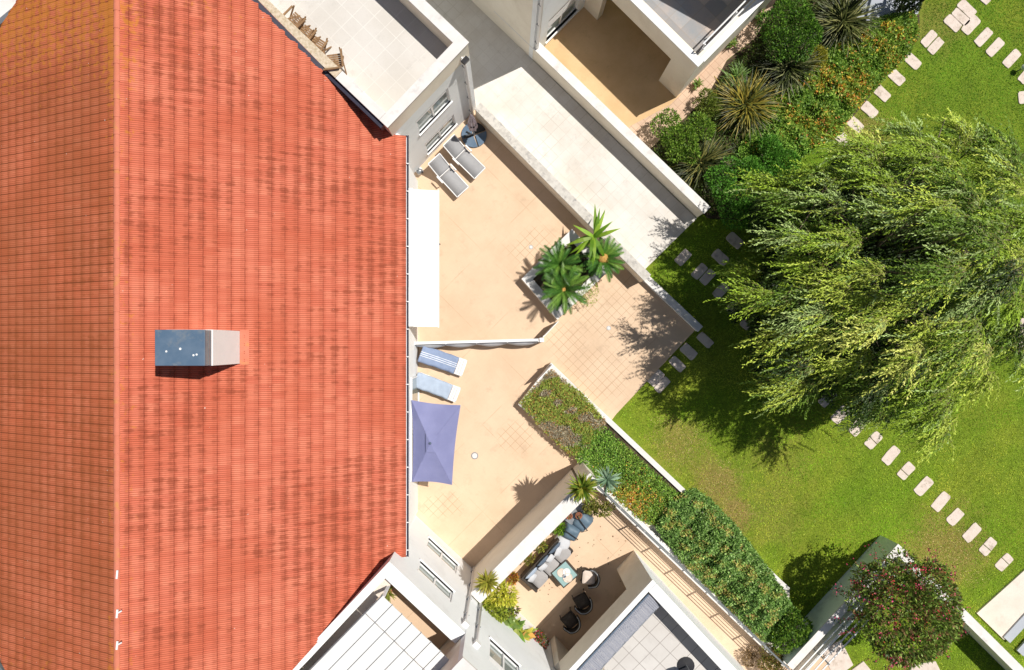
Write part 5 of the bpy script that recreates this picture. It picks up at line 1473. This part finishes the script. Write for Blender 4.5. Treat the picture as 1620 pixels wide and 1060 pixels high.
# ------------------------------------------------------------------ groundcover and hedges
def in_poly(pts, poly):
    x, y = pts[:, 0], pts[:, 1]; ins = np.zeros(len(pts), bool); n = len(poly); j = n - 1
    for i in range(n):
        xi, yi = poly[i]; xj, yj = poly[j]
        c_ = ((yi > y) != (yj > y)) & (x < (xj - xi) * (y - yi) / (yj - yi + 1e-12) + xi); ins ^= c_; j = i
    return ins
def vnoise(x, y, s, seed):
    """cheap smooth 2-D noise from a few sines"""
    r = np.random.default_rng(seed); v = np.zeros_like(x)
    for k in range(7):
        a, b_, c_ = r.normal(0, 1, 2), r.uniform(0, 6.28), r.uniform(.6, 1.8)
        v += np.sin((a[0] * x + a[1] * y) / s * c_ * 2 + b_)
    return v / 7 * 1.6
def cover(name, label, cat, poly, z0, h, n, ll, lw, cols, seed, lump=.5, kind=None, hvar=.5, flowers=None, parent=None, mat=None, dens=None, flat=.5):
    rng = np.random.default_rng(seed)
    P_ = np.array(poly); lo, hi = P_.min(0), P_.max(0)
    pts = rng.uniform(lo, hi, (int(n * 2.6), 2)); pts = pts[in_poly(pts, poly)][:n]
    # distance to edge makes a rounded shoulder
    dmin = np.full(len(pts), 9.)
    for i in range(len(poly)):
        a = P_[i]; b_ = P_[(i + 1) % len(poly)]; ab = b_ - a; tt = np.clip(((pts - a) @ ab) / (ab @ ab), 0, 1)
        dmin = np.minimum(dmin, np.linalg.norm(pts - (a + tt[:, None] * ab), axis=1))
    sh = np.clip(dmin / (h * .8 + .05), 0, 1) ** .5
    hn = h * (1 - hvar * .5 + hvar * .5 * vnoise(pts[:, 0], pts[:, 1], lump, seed)) * (.25 + .75 * sh)
    hn *= 1 - .25 * hvar + .25 * hvar * vnoise(pts[:, 0], pts[:, 1], lump * .3, seed + 3)
    zz = z0 + hn * (1 - np.abs(rng.normal(0, .18, len(pts))))
    p = np.stack([pts[:, 0], pts[:, 1], zz], 1)
    m_ = len(p)
    dirn = rng.normal(0, .7, (m_, 3)) + np.array([0, 0, .35]); nrm = rng.normal(0, .45, (m_, 3)) + np.array([0, 0, 1.])
    v = leaves(p, dirn, nrm, ll * rng.uniform(.6, 1.3, m_), lw * rng.uniform(.6, 1.3, m_))
    if callable(cols): c = cols(p, rng)
    else: c = pick(cols, m_, rng)
    c = np.clip(c * 1.35, 0, .85)
    return leafmesh(name, mat or LM, v, 4, c, parent), p
GX = 1
green = [(.05, .135, .02), (.08, .19, .025), (.13, .26, .03), (.035, .09, .015)]
# bed part 1: dry mixed groundcover
bp = [P2(*a, .6) for a in ((872, 584), (845, 612), (822, 638), (862, 684), (903, 722), (930, 725), (960, 668), (925, 625))]
def cdry(p, rng):
    n_ = len(p); base = np.array([(.22, .28, .05), (.30, .36, .07), (.38, .34, .24), (.26, .22, .14), (.42, .22, .07)])
    a = vnoise(p[:, 0], p[:, 1], .5, 5); idx = np.where(a > .25, rng.integers(2, 4, n_), rng.integers(0, 2, n_)); idx = np.where(rng.random(n_) < .13, 4, idx)
    return np.clip(base[idx] * (1 + rng.normal(0, .22, (n_, 1))), .004, .9)
o_, _ = cover('groundcover', None, None, bp, .36, .36, 14000, .09, .034, cdry, 21, .6); tag(o_, 'dry olive and rusty succulent groundcover filling the bed corner', 'groundcover', kind='stuff')
bp = [P2(*a, .7) for a in ((945, 664), (900, 700), (918, 738), (935, 755), (975, 793), (1012, 826), (1050, 838), (1078, 785))]
def cflow(yellow):
    def f(p, rng):
        n_ = len(p); g_ = np.array([(.12, .24, .03), (.18, .33, .045), (.28, .42, .07), (.07, .15, .02)]); fl_ = np.array([(.68, .30, .05), (.62, .45, .05), (.6, .22, .07), (.62, .5, .1)])
        a = vnoise(p[:, 0], p[:, 1], 1.1, 8) * .5 + yellow(p)
        b2 = vnoise(p[:, 0], p[:, 1], .16, 9)
        isf = (b2 * .35 + rng.normal(0, .22, n_) + a * .55) > .50
        c = np.where(isf[:, None], fl_[rng.integers(0, 4, n_)], g_[rng.integers(0, 4, n_)])
        yl = np.clip(a + .2, 0, 1)[:, None] * .6
        c = np.where(isf[:, None], c, c * (1 - yl) + np.array([.2, .25, .03]) * yl)
        return np.clip(c * (1 + rng.normal(0, .22, (n_, 1))), .004, .9)
    return f
cen = np.array(P2(1010, 790, .7))
o_, _ = cover('groundcover', None, None, bp, .36, .34, 13000, .085, .045, cflow(lambda p: .75 - .45 * np.linalg.norm(p[:, :2] - cen, axis=1)), 22, .5); tag(o_, 'lush green groundcover with orange flowers in the middle of the long bed', 'groundcover', kind='stuff')
# hedge
hp = [P2(*a, 1.6) for a in ((1108, 780), (1066, 806), (1046, 846), (1090, 902), (1170, 982), (1225, 1035), (1268, 1028), (1282, 990), (1238, 920), (1180, 845), (1135, 798))]
def chedge(p, rng):
    n_ = len(p); g_ = np.array([(.12, .23, .045), (.18, .31, .07), (.27, .40, .12), (.07, .14, .03)]); o_ = np.array([(.34, .38, .08), (.48, .34, .12), (.42, .42, .12)])
    a = vnoise(p[:, 0], p[:, 1], .55, 15) + .12 * rng.normal(size=n_); sel = (a > .42)[:, None] & (rng.random(n_) < .6)[:, None]
    c = np.where(sel, o_[rng.integers(0, 3, n_)], g_[rng.integers(0, 4, n_)]); return np.clip(c * (1 + rng.normal(0, .2, (n_, 1))), .004, .9)
t = plant('hedge', 'dense green hedge with reddish patches beside the cable railing', 'hedge', (7.5, -8, .3))
cover('foliage', None, None, hp, .35, 1.55, 40000, .10, .055, chedge, 31, .55, hvar=.7, parent=t)
q = MB()
for k in range(9): a = Vector(P2(1085, 830, .4)).lerp(Vector(P2(1240, 1000, .4)), k / 8); q.tube([(a.x, a.y, .2), (a.x + .05, a.y, 1.0)], .05, 6, .02)
q.build('stem', M['bark'], t)
# lantana strip, NE
lp = [P2(*a, .5) for a in ((1452, 10), (1405, 20), (1335, 50), (1280, 98), (1230, 145), (1195, 190), (1170, 240), (1185, 290), (1262, 250), (1335, 208), (1350, 180), (1400, 125), (1445, 80), (1462, 45))]
ce2 = np.array(P2(1440, 50, .5))
o_, _ = cover('groundcover', None, None, lp, 0, .85, 52000, .12, .07, cflow(lambda p: .55 - .09 * np.linalg.norm(p[:, :2] - ce2, axis=1)), 41, .6); tag(o_, 'orange and yellow flowering lantana strip along the upper stepping stones', 'groundcover', kind='stuff')
fp_ = [P2(*q) for q in ((1026, 244), (1052, 220), (1088, 190), (1122, 155), (1155, 100), (1195, 66), (1232, 0), (1330, -40), (1340, 40), (1300, 100), (1240, 150), (1210, 200), (1190, 260), (1180, 345), (1120, 340))]
o_, _ = cover('groundcover', None, None, fp_, -.01, .28, 16000, .13, .04, [(.05, .09, .015), (.08, .13, .02), (.03, .05, .012), (.12, .18, .03)], 51, .4); tag(o_, 'dark low underplanting beneath the spiky clumps of the upper bed', 'groundcover', kind='stuff')
# bushes NE
def bush(label, px, py, z, r, h, n_, cols, ll=.12, lw=.05, nb_=12, seed=1, name='bush', s=.42, group=None):
    rng = np.random.default_rng(seed); p = W(px, py, z)
    t = plant(name, label, 'bush', (p.x, p.y, 0), group=group)
    q = MB()
    for k in range(5):
        a = k * 1.256; q.tube([(p.x, p.y, 0), (p.x + r * .25 * math.cos(a), p.y + r * .25 * math.sin(a), h * .45), (p.x + r * .5 * math.cos(a), p.y + r * .5 * math.sin(a), h * .8)], .05, 6, .015)
    q.build('stem', M['bark'], t)
    bl = clumpy(p.x, p.y, h * .25, r, r, h * .72, nb_, rng, s)
    shrub('foliage', LM, bl, n_, ll, lw, cols, t, rng)
    return t, bl, p
bush('round deep green bush beside the walkway at the top', 1250, 50, 1.2, 1.25, 1.7, 11000, [(.06, .15, .015), (.10, .22, .025), (.15, .29, .03), (.035, .08, .012)], .11, .045, 22, 3, s=.34)
bush('light green shrub near the right wall end of the path', 1082, 212, .9, 1.15, 1.2, 9000, [(.16, .28, .03), (.24, .36, .05), (.08, .16, .02)], .11, .045, 18, 5, s=.34)
bush('bright green leafy bush below the lantana, by the path end', 1172, 300, 1.1, 1.45, 1.5, 15000, [(.09, .24, .025), (.14, .34, .04), (.07, .17, .025)], .10, .055, 26, 6, s=.32)
bush('bright green bush tucked between willow and lantana', 1222, 258, .9, 1.05, 1.2, 8000, [(.09, .24, .025), (.14, .34, .04), (.07, .17, .025)], .10, .055, 16, 7, s=.36)
bush('small yellow-leaved shrub between the dark spiky clumps', 1297, 88, .7, .42, .8, 2200, [(.42, .38, .05), (.3, .3, .04), (.2, .22, .03)], .09, .04, 10, 8)
bush('yellowish olive shrub at the tip of the walkway bed', 1120, 165, .6, .5, .8, 2200, [(.2, .24, .04), (.14, .2, .03)], .12, .04, 10, 9)
bush('dark shrub at the top frame edge beside the paving', 1440, 0, .9, .55, 1.2, 3000, [(.03, .05, .02), (.05, .08, .02)], .1, .05, 10, 10)
for i, (px, py, r, n_, cols, lab) in enumerate((
        (1335, 32, 1.35, 260, [(.05, .065, .015), (.09, .11, .025), (.03, .04, .01), (.26, .26, .09)], 'dark bronze spiky flax clump at the top'),
        (1248, 105, 1.30, 240, [(.04, .055, .015), (.07, .09, .02), (.26, .27, .12), (.02, .028, .008)], 'dark spiky flax clump below the round green bush'),
        (1180, 165, 1.35, 260, [(.24, .21, .03), (.10, .12, .025), (.38, .30, .05), (.04, .05, .012)], 'golden-edged spiky flax clump in the middle of the bed'),
        (1110, 258, 1.20, 240, [(.05, .07, .015), (.11, .13, .03), (.24, .22, .06), (.025, .035, .01)], 'olive-brown spiky flax clump nearest the path end'))):
    p = W(px, py, .5)
    t = plant('flax_plant', lab, 'flax plant', (p.x, p.y, 0), group='spiky flax clumps in the upper bed')
    MB().lathe((p.x, p.y, -.02), [(.2, 0), (.16, .12), (.05, .2)], 12).build('crown_base', M['soil'], t)
    blades('foliage', LM, (p.x, p.y, .05), int(n_ * 1.9), r * 1.18, .05, (15, 85), 1.2, cols, t, spread=.13, segs=6)
p = W(1170, 118, .5)
t = plant('flax_plant', 'fresh light green grassy clump beside the walkway', 'flax plant', (p.x, p.y, 0))
MB().lathe((p.x, p.y, -.02), [(.1, 0), (.05, .15)], 12).build('crown_base', M['soil'], t)
blades('foliage', LM, (p.x, p.y, .05), 90, .7, .04, (15, 80), 1.2, [(.14, .26, .05), (.2, .32, .08)], t, spread=.08)
# bushes at the lower right of the hedge
bush('yellow-green leafy bush at the end of the hedge by the pool wall', 1252, 1002, 1.0, .75, 1.2, 5000, [(.10, .2, .02), (.16, .26, .03), (.06, .13, .02)], .11, .06, 14, 12)
bush('olive-orange bush at the lower end of the cable railing', 1215, 1048, .6, .55, .9, 2500, [(.2, .18, .04), (.3, .18, .05), (.14, .17, .03)], .10, .04, 10, 13)
bush('dry twiggy shrub spilling onto the lower walkway', 1190, 1040, .3, .4, .4, 700, [(.3, .2, .1), (.18, .12, .05)], .10, .03, 6, 14)

# bougainvillea
rng = np.random.default_rng(77)
p = W(1438, 968, 3.0)
t = plant('bougainvillea', 'large bougainvillea bush with magenta flowers over the white wall corner', 'bush', (p.x, p.y, 0))
q = MB()
for k in range(8):
    a = k * .785 + .3; q.tube([(p.x, p.y, 0), (p.x + .5 * math.cos(a), p.y + .5 * math.sin(a), 1.6), (p.x + 1.3 * math.cos(a), p.y + 1.3 * math.sin(a), 3.0)], .07, 6, .02)
q.build('trunk', M['bark'], t)
bl = clumpy(p.x, p.y, 1.5, 2.12, 2.12, 2.2, 84, rng, .25)
shrub('foliage', LM, bl, 46000, .13, .07, [(.12, .19, .03), (.20, .30, .05), (.28, .38, .08), (.22, .13, .06), (.07, .11, .025)], t, rng, rough=.2)
# flowers in clusters
cp_, cd_ = bush_points(bl, 260, rng, .03)
cp_ = cp_[rng.random(len(cp_)) < .6]
fp = np.repeat(cp_, 22, axis=0) + rng.normal(0, .085, (len(cp_) * 22, 3)); m_ = len(fp)
v = leaves(fp, rng.normal(0, 1, (m_, 3)), rng.normal(0, .6, (m_, 3)) + np.array([0, 0, 1]), .06 * rng.uniform(.7, 1.3, m_), .05 * rng.uniform(.7, 1.3, m_))
leafmesh('blossom', FM, v, 4, pick([(.72, .05, .13), (.78, .06, .24), (.60, .07, .06), (.8, .2, .24)], m_, rng), t)
# sprays sticking out
for i in range(26):
    a = rng.uniform(0, 2 * PI); b0 = np.array([p.x + 1.7 * math.cos(a), p.y + 1.7 * math.sin(a), 2.4 + rng.uniform(-.4, .8)])
SP = []; SC_ = []
for i in range(40):
    a = rng.uniform(0, 2 * PI); b0 = np.array([p.x + 1.6 * math.cos(a), p.y + 1.6 * math.sin(a), 2.6 + rng.uniform(-.5, .7)]); d0 = np.array([math.cos(a), math.sin(a), .1])
    for k in range(26):
        SP.append(b0 + d0 * .03 * k + rng.normal(0, .03, 3) - np.array([0, 0, .0006 * k * k])); SC_.append((.6, .04, .15) if rng.random() < .3 else (.08, .1, .03))
SP = np.array(SP); m_ = len(SP)
v = leaves(SP, rng.normal(0, 1, (m_, 3)), rng.normal(0, .5, (m_, 3)) + np.array([0, 0, 1]), np.full(m_, .08), np.full(m_, .045))
leafmesh('spray', LM, v, 4, np.array(SC_), t)

# ------------------------------------------------------------------ big willow
rng = np.random.default_rng(5)
wc = np.array([12.75, 2.45]); WB = (12.6, 2.6, 0)
t = plant('willow_tree', 'large wind-blown willow tree shading the lawn on the right', 'tree', WB)
tr_m = MB()
limbs = []
tr_m.tube([(12.6, 2.6, -.1), (12.65, 2.7, 1.2), (12.5, 2.9, 2.2)], .26, 10, .19)
for k in range(11):
    a = k * 2 * PI / 11 + rng.uniform(-.2, .2); l = rng.uniform(2.2, 3.4)
    p0 = Vector((12.5, 2.9, 2.0)); p1 = p0 + Vector((math.cos(a) * l * .35, math.sin(a) * l * .35, 1.6)); p2 = p0 + Vector((math.cos(a) * l * .75, math.sin(a) * l * .75, 2.6 + rng.uniform(-.3, .4))); p3 = p0 + Vector((math.cos(a) * l, math.sin(a) * l, 3.0 + rng.uniform(-.5, .6)))
    tr_m.tube([p0, p1, p2, p3], .11, 7, .03); limbs.append((p1, p2, p3))
    for j in range(4):
        f = rng.uniform(.2, 1); s_ = p1.lerp(p3, f); e_ = s_ + Vector((rng.normal(0, .9), rng.normal(0, .9), rng.uniform(.1, 1.1)))
        tr_m.tube([s_, (s_ + e_) / 2 + Vector((0, 0, .12)), e_], .035, 5, .012)
for k in range(5):
    x = 12.2 + k * .28; tr_m.tube([(12.5, 2.9, 2.0), (x, 3.0 + .1 * k, 4.0), (x - .1, 3.5 + .15 * k, 5.6), (x - .2, 4.3, 6.4)], .075, 7, .03)
wind = np.array([-.85, -.20, 0.])
LV = []; LC = []; TV = []
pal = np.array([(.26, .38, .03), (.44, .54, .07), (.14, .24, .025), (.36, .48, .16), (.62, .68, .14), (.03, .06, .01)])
def crown_r(a):
    q_ = math.cos(a - 2.45)
    return 1 + .05 * math.sin(3 * a + 1) + .06 * math.sin(5 * a + 2.2) + .06 * math.sin(8 * a + .5) - .20 * max(0, q_) ** 4
def twig(p0, g, L, tone, drop, wamt):
    nl = max(8, int(34 * L)); s = np.linspace(.03, 1, nl)
    pts = p0 + g * (s * L)[:, None] + np.array([0, 0, -1.]) * (drop * s ** 2)[:, None] + wind * (wamt * L * s ** 2)[:, None]
    tan = unit(g * L + np.array([0, 0, -1.]) * (2 * drop * s)[:, None] + wind * (2 * wamt * L * s)[:, None])
    dirn = tan + rng.normal(0, .42, (nl, 3)); nrm = rng.normal(0, .45, (nl, 3)) + np.array([.3, .15, 1.])
    LV.append(leaves(pts + rng.normal(0, .014, (nl, 3)), dirn, nrm, rng.uniform(.09, .15, nl) * (1.1 - .25 * s), rng.uniform(.026, .042, nl)))
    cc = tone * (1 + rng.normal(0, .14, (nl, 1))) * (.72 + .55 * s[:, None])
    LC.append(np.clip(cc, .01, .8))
    side = np.array([-g[1], g[0], 0]) * .006
    TV.append(np.array([p0 - side, p0 + side, pts[nl // 2] + side, pts[nl // 2] - side]))
# boughs: plumes swept by the wind, spread with gaps over a dome
GAPS = [(*P2(px, py, 5), r_) for px, py, r_ in ((1385, 405, .75), (1500, 262, .85), (1310, 425, .5), (1235, 380, .45), (1300, 565, .7), (1440, 490, .7), (1545, 420, .6), (1365, 520, .55), (1420, 310, .5), (1240, 500, .4), (1560, 560, .6), (1470, 620, .5), (1590, 300, .6))]
cent = []
tries = 0
while len(cent) < 135 and tries < 20000:
    tries += 1
    a = rng.uniform(0, 2 * PI); r = math.sqrt(rng.uniform(0.0, 1)) * .93
    X = wc[0] + 5.1 * r * math.cos(a) * crown_r(a); Y = wc[1] + 5.05 * r * math.sin(a) * crown_r(a)
    if any((X - q[0]) ** 2 + (Y - q[1]) ** 2 < q[2] ** 2 for q in GAPS): continue
    if all((X - q[0]) ** 2 + (Y - q[1]) ** 2 > .74 ** 2 for q in cent): cent.append((X, Y, a, r))
for (X, Y, a, r) in cent:
    top = 2.7 + 4.3 * math.sqrt(max(0, 1 - r * r * .95)) + rng.normal(0, .65)
    out = np.array([math.cos(a), math.sin(a), 0]) * (.15 + .75 * r)
    gd = out + wind * rng.uniform(.5, 1.0) + rng.normal(0, .2, 3) * np.array([1, 1, 0]); gd[2] = 0; gd /= np.linalg.norm(gd)
    sd = np.array([-gd[1], gd[0], 0.])
    Lb = rng.uniform(.7, 1.6); tone = pal[rng.choice(6, p=[.28, .26, .18, .07, .16, .05])]
    base = np.array([X, Y, top]) - gd * Lb * .45 - np.array([0, 0, .35])
    ntw = int(50 * Lb)
    for k in range(ntw):
        t_ = (k + rng.random()) / ntw
        pos_ = base + gd * Lb * t_ + sd * rng.normal(0, .13) + np.array([0, 0, .75 * math.sin(PI * min(1, t_ * .8 + .1)) - .25 * t_])
        sg = rng.choice([-1, 1]) * rng.uniform(.0, .8) * (1 - .35 * t_)
        g = gd * rng.uniform(.5, 1.0) + sd * sg + wind * rng.uniform(0, .5) + rng.normal(0, .22, 3) + np.array([0, 0, rng.uniform(-.1, .5)]); g /= np.linalg.norm(g)
        twig(pos_, g, rng.uniform(.35, 1.0), (tone if rng.random() < .7 else pal[rng.integers(0, 4)]) * rng.uniform(.75, 1.25), rng.uniform(.15, .5), rng.uniform(.1, .35))
    for k in range(14):           # hanging skirt under the plume
        pos_ = base + gd * Lb * rng.random() + sd * rng.normal(0, .25) - np.array([0, 0, .2])
        g = gd * .4 + sd * rng.normal(0, .4) + np.array([0, 0, -.6]); g /= np.linalg.norm(g)
        twig(pos_, g, rng.uniform(.6, 1.2), pal[2], .3, .2)
    q0 = Vector((12.6, 2.8, 2.2)); q1 = Vector(base + gd * Lb * .6 + np.array([0, 0, .2])); mid_ = q0.lerp(q1, .55) + Vector((0, 0, -.5))
    if rng.random() < .8: tr_m.tube([q0.lerp(mid_, .5), mid_, q1, q1 + Vector(gd) * .5], .04, 5, .010)
# inner foliage, crown shade painted in as near-black leaf colour
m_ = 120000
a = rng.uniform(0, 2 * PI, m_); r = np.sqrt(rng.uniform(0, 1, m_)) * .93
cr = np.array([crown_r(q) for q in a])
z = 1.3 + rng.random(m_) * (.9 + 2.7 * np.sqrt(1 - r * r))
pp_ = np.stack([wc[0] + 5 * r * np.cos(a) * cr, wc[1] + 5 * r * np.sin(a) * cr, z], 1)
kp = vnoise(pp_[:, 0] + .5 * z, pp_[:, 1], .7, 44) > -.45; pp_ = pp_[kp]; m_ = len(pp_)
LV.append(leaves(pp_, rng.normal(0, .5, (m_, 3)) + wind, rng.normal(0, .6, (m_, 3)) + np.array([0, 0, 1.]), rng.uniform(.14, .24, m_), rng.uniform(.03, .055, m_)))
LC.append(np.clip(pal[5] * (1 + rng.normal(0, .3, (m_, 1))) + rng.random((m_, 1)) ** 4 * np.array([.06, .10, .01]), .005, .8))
tr_m.build('trunk', M['bark'], t, smooth=True)
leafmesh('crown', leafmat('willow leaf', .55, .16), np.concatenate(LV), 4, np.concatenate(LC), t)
TVa = np.concatenate(TV); leafmesh('twigs', LM, TVa, 4, np.tile(np.array([[.26, .2, .07]]), (len(TVa) // 4, 1)), t)
print('willow leaves', sum(len(a) for a in LV) // 4)

# ------------------------------------------------------------------ grass blades over the lawn
rng = np.random.default_rng(9)
n_ = 330000
gx = rng.uniform(4.5, 21.5, n_); gy = rng.uniform(-13.2, 14.3, n_); pts = np.stack([gx, gy], 1)
ok = in_poly(pts, [P2(*a) for a in ((1012, 440), (1120, 345), (1200, 330), (1240, 250), (1350, 190), (1460, 70), (1462, 10), (1500, -80), (1760, -80), (1760, 1150), (1330, 1150), (1230, 1000), (1095, 775), (975, 655), (1100, 522))])
pts = pts[ok]; m_ = len(pts)
p3 = np.stack([pts[:, 0], pts[:, 1], np.full(m_, -.06)], 1)
v = leaves(p3, rng.normal(0, .9, (m_, 3)) * np.array([1, 1, 0]) + np.array([0, 0, .55]), rng.normal(0, 1, (m_, 3)), rng.uniform(.035, .08, m_), rng.uniform(.012, .026, m_))
a = vnoise(pts[:, 0], pts[:, 1], 2.2, 3) + .25 * vnoise(pts[:, 0], pts[:, 1], .5, 4)
f = np.clip(.5 + a * .9, 0, 1)[:, None]
f2 = np.clip((pts[:, 1] * .6 + (pts[:, 0] - 12) * .25 + 1.0 * vnoise(pts[:, 0], pts[:, 1], 2.0, 12)) / 6 + .25, 0, 1)[:, None]
c = np.array([.34, .60, .03]) * (1 - f) + np.array([.56, .66, .07]) * f
c = c * (1 - f2) + np.array([.20, .40, .03]) * f2
dry = np.zeros(m_)
for (px, py, r) in ((1135, 770, 1.1), (1165, 815, .9), (1075, 700, 1.1), (1500, 875, 1.5), (1365, 215, 1.1), (1150, 840, .7), (1480, 900, .9)):
    x, y = P2(px, py); dd_ = np.hypot(pts[:, 0] - x, pts[:, 1] - y) + .5 * vnoise(pts[:, 0], pts[:, 1], .8, 6)
    dry = np.maximum(dry, np.clip(1.3 - dd_ / r, 0, 1))
sel = (rng.random(m_) < dry * .75)[:, None]
c = c * (1 + .28 * vnoise(pts[:, 0], pts[:, 1], .9, 33) + .18 * vnoise(pts[:, 0], pts[:, 1], .28, 35))[:, None]
c = np.where(sel, np.array([.70, .52, .22]), c) * (1 + rng.normal(0, .25, (m_, 1)))
tag(leafmesh('grass', LM, v, 4, np.clip(c, .005, .8)), 'short lawn grass with dry tan patches', 'grass', kind='stuff')

# fallen leaves on the sofa patio
rng = np.random.default_rng(3)
FL = []
for (px, py, k_, r_) in ((925, 848, 22, .7), (868, 933, 10, .2), (955, 870, 12, .5), (1000, 850, 8, .4)):
    c0_ = np.array(P2(px, py)); FL.append(np.concatenate([c0_ + rng.normal(0, r_, (k_, 2)), np.full((k_, 1), .012)], 1))
FL = np.concatenate(FL); m_ = len(FL)
v = leaves(FL, rng.normal(0, 1, (m_, 3)) * np.array([1, 1, .1]), rng.normal(0, .2, (m_, 3)) + np.array([0, 0, 1]), rng.uniform(.04, .08, m_), rng.uniform(.025, .04, m_))
tag(leafmesh('fallen_leaves', LM, v, 4, pick([(.12, .06, .03), (.2, .1, .04), (.08, .06, .03)], m_, rng)), 'brown fallen leaves scattered on the sofa patio', 'leaves', kind='stuff')
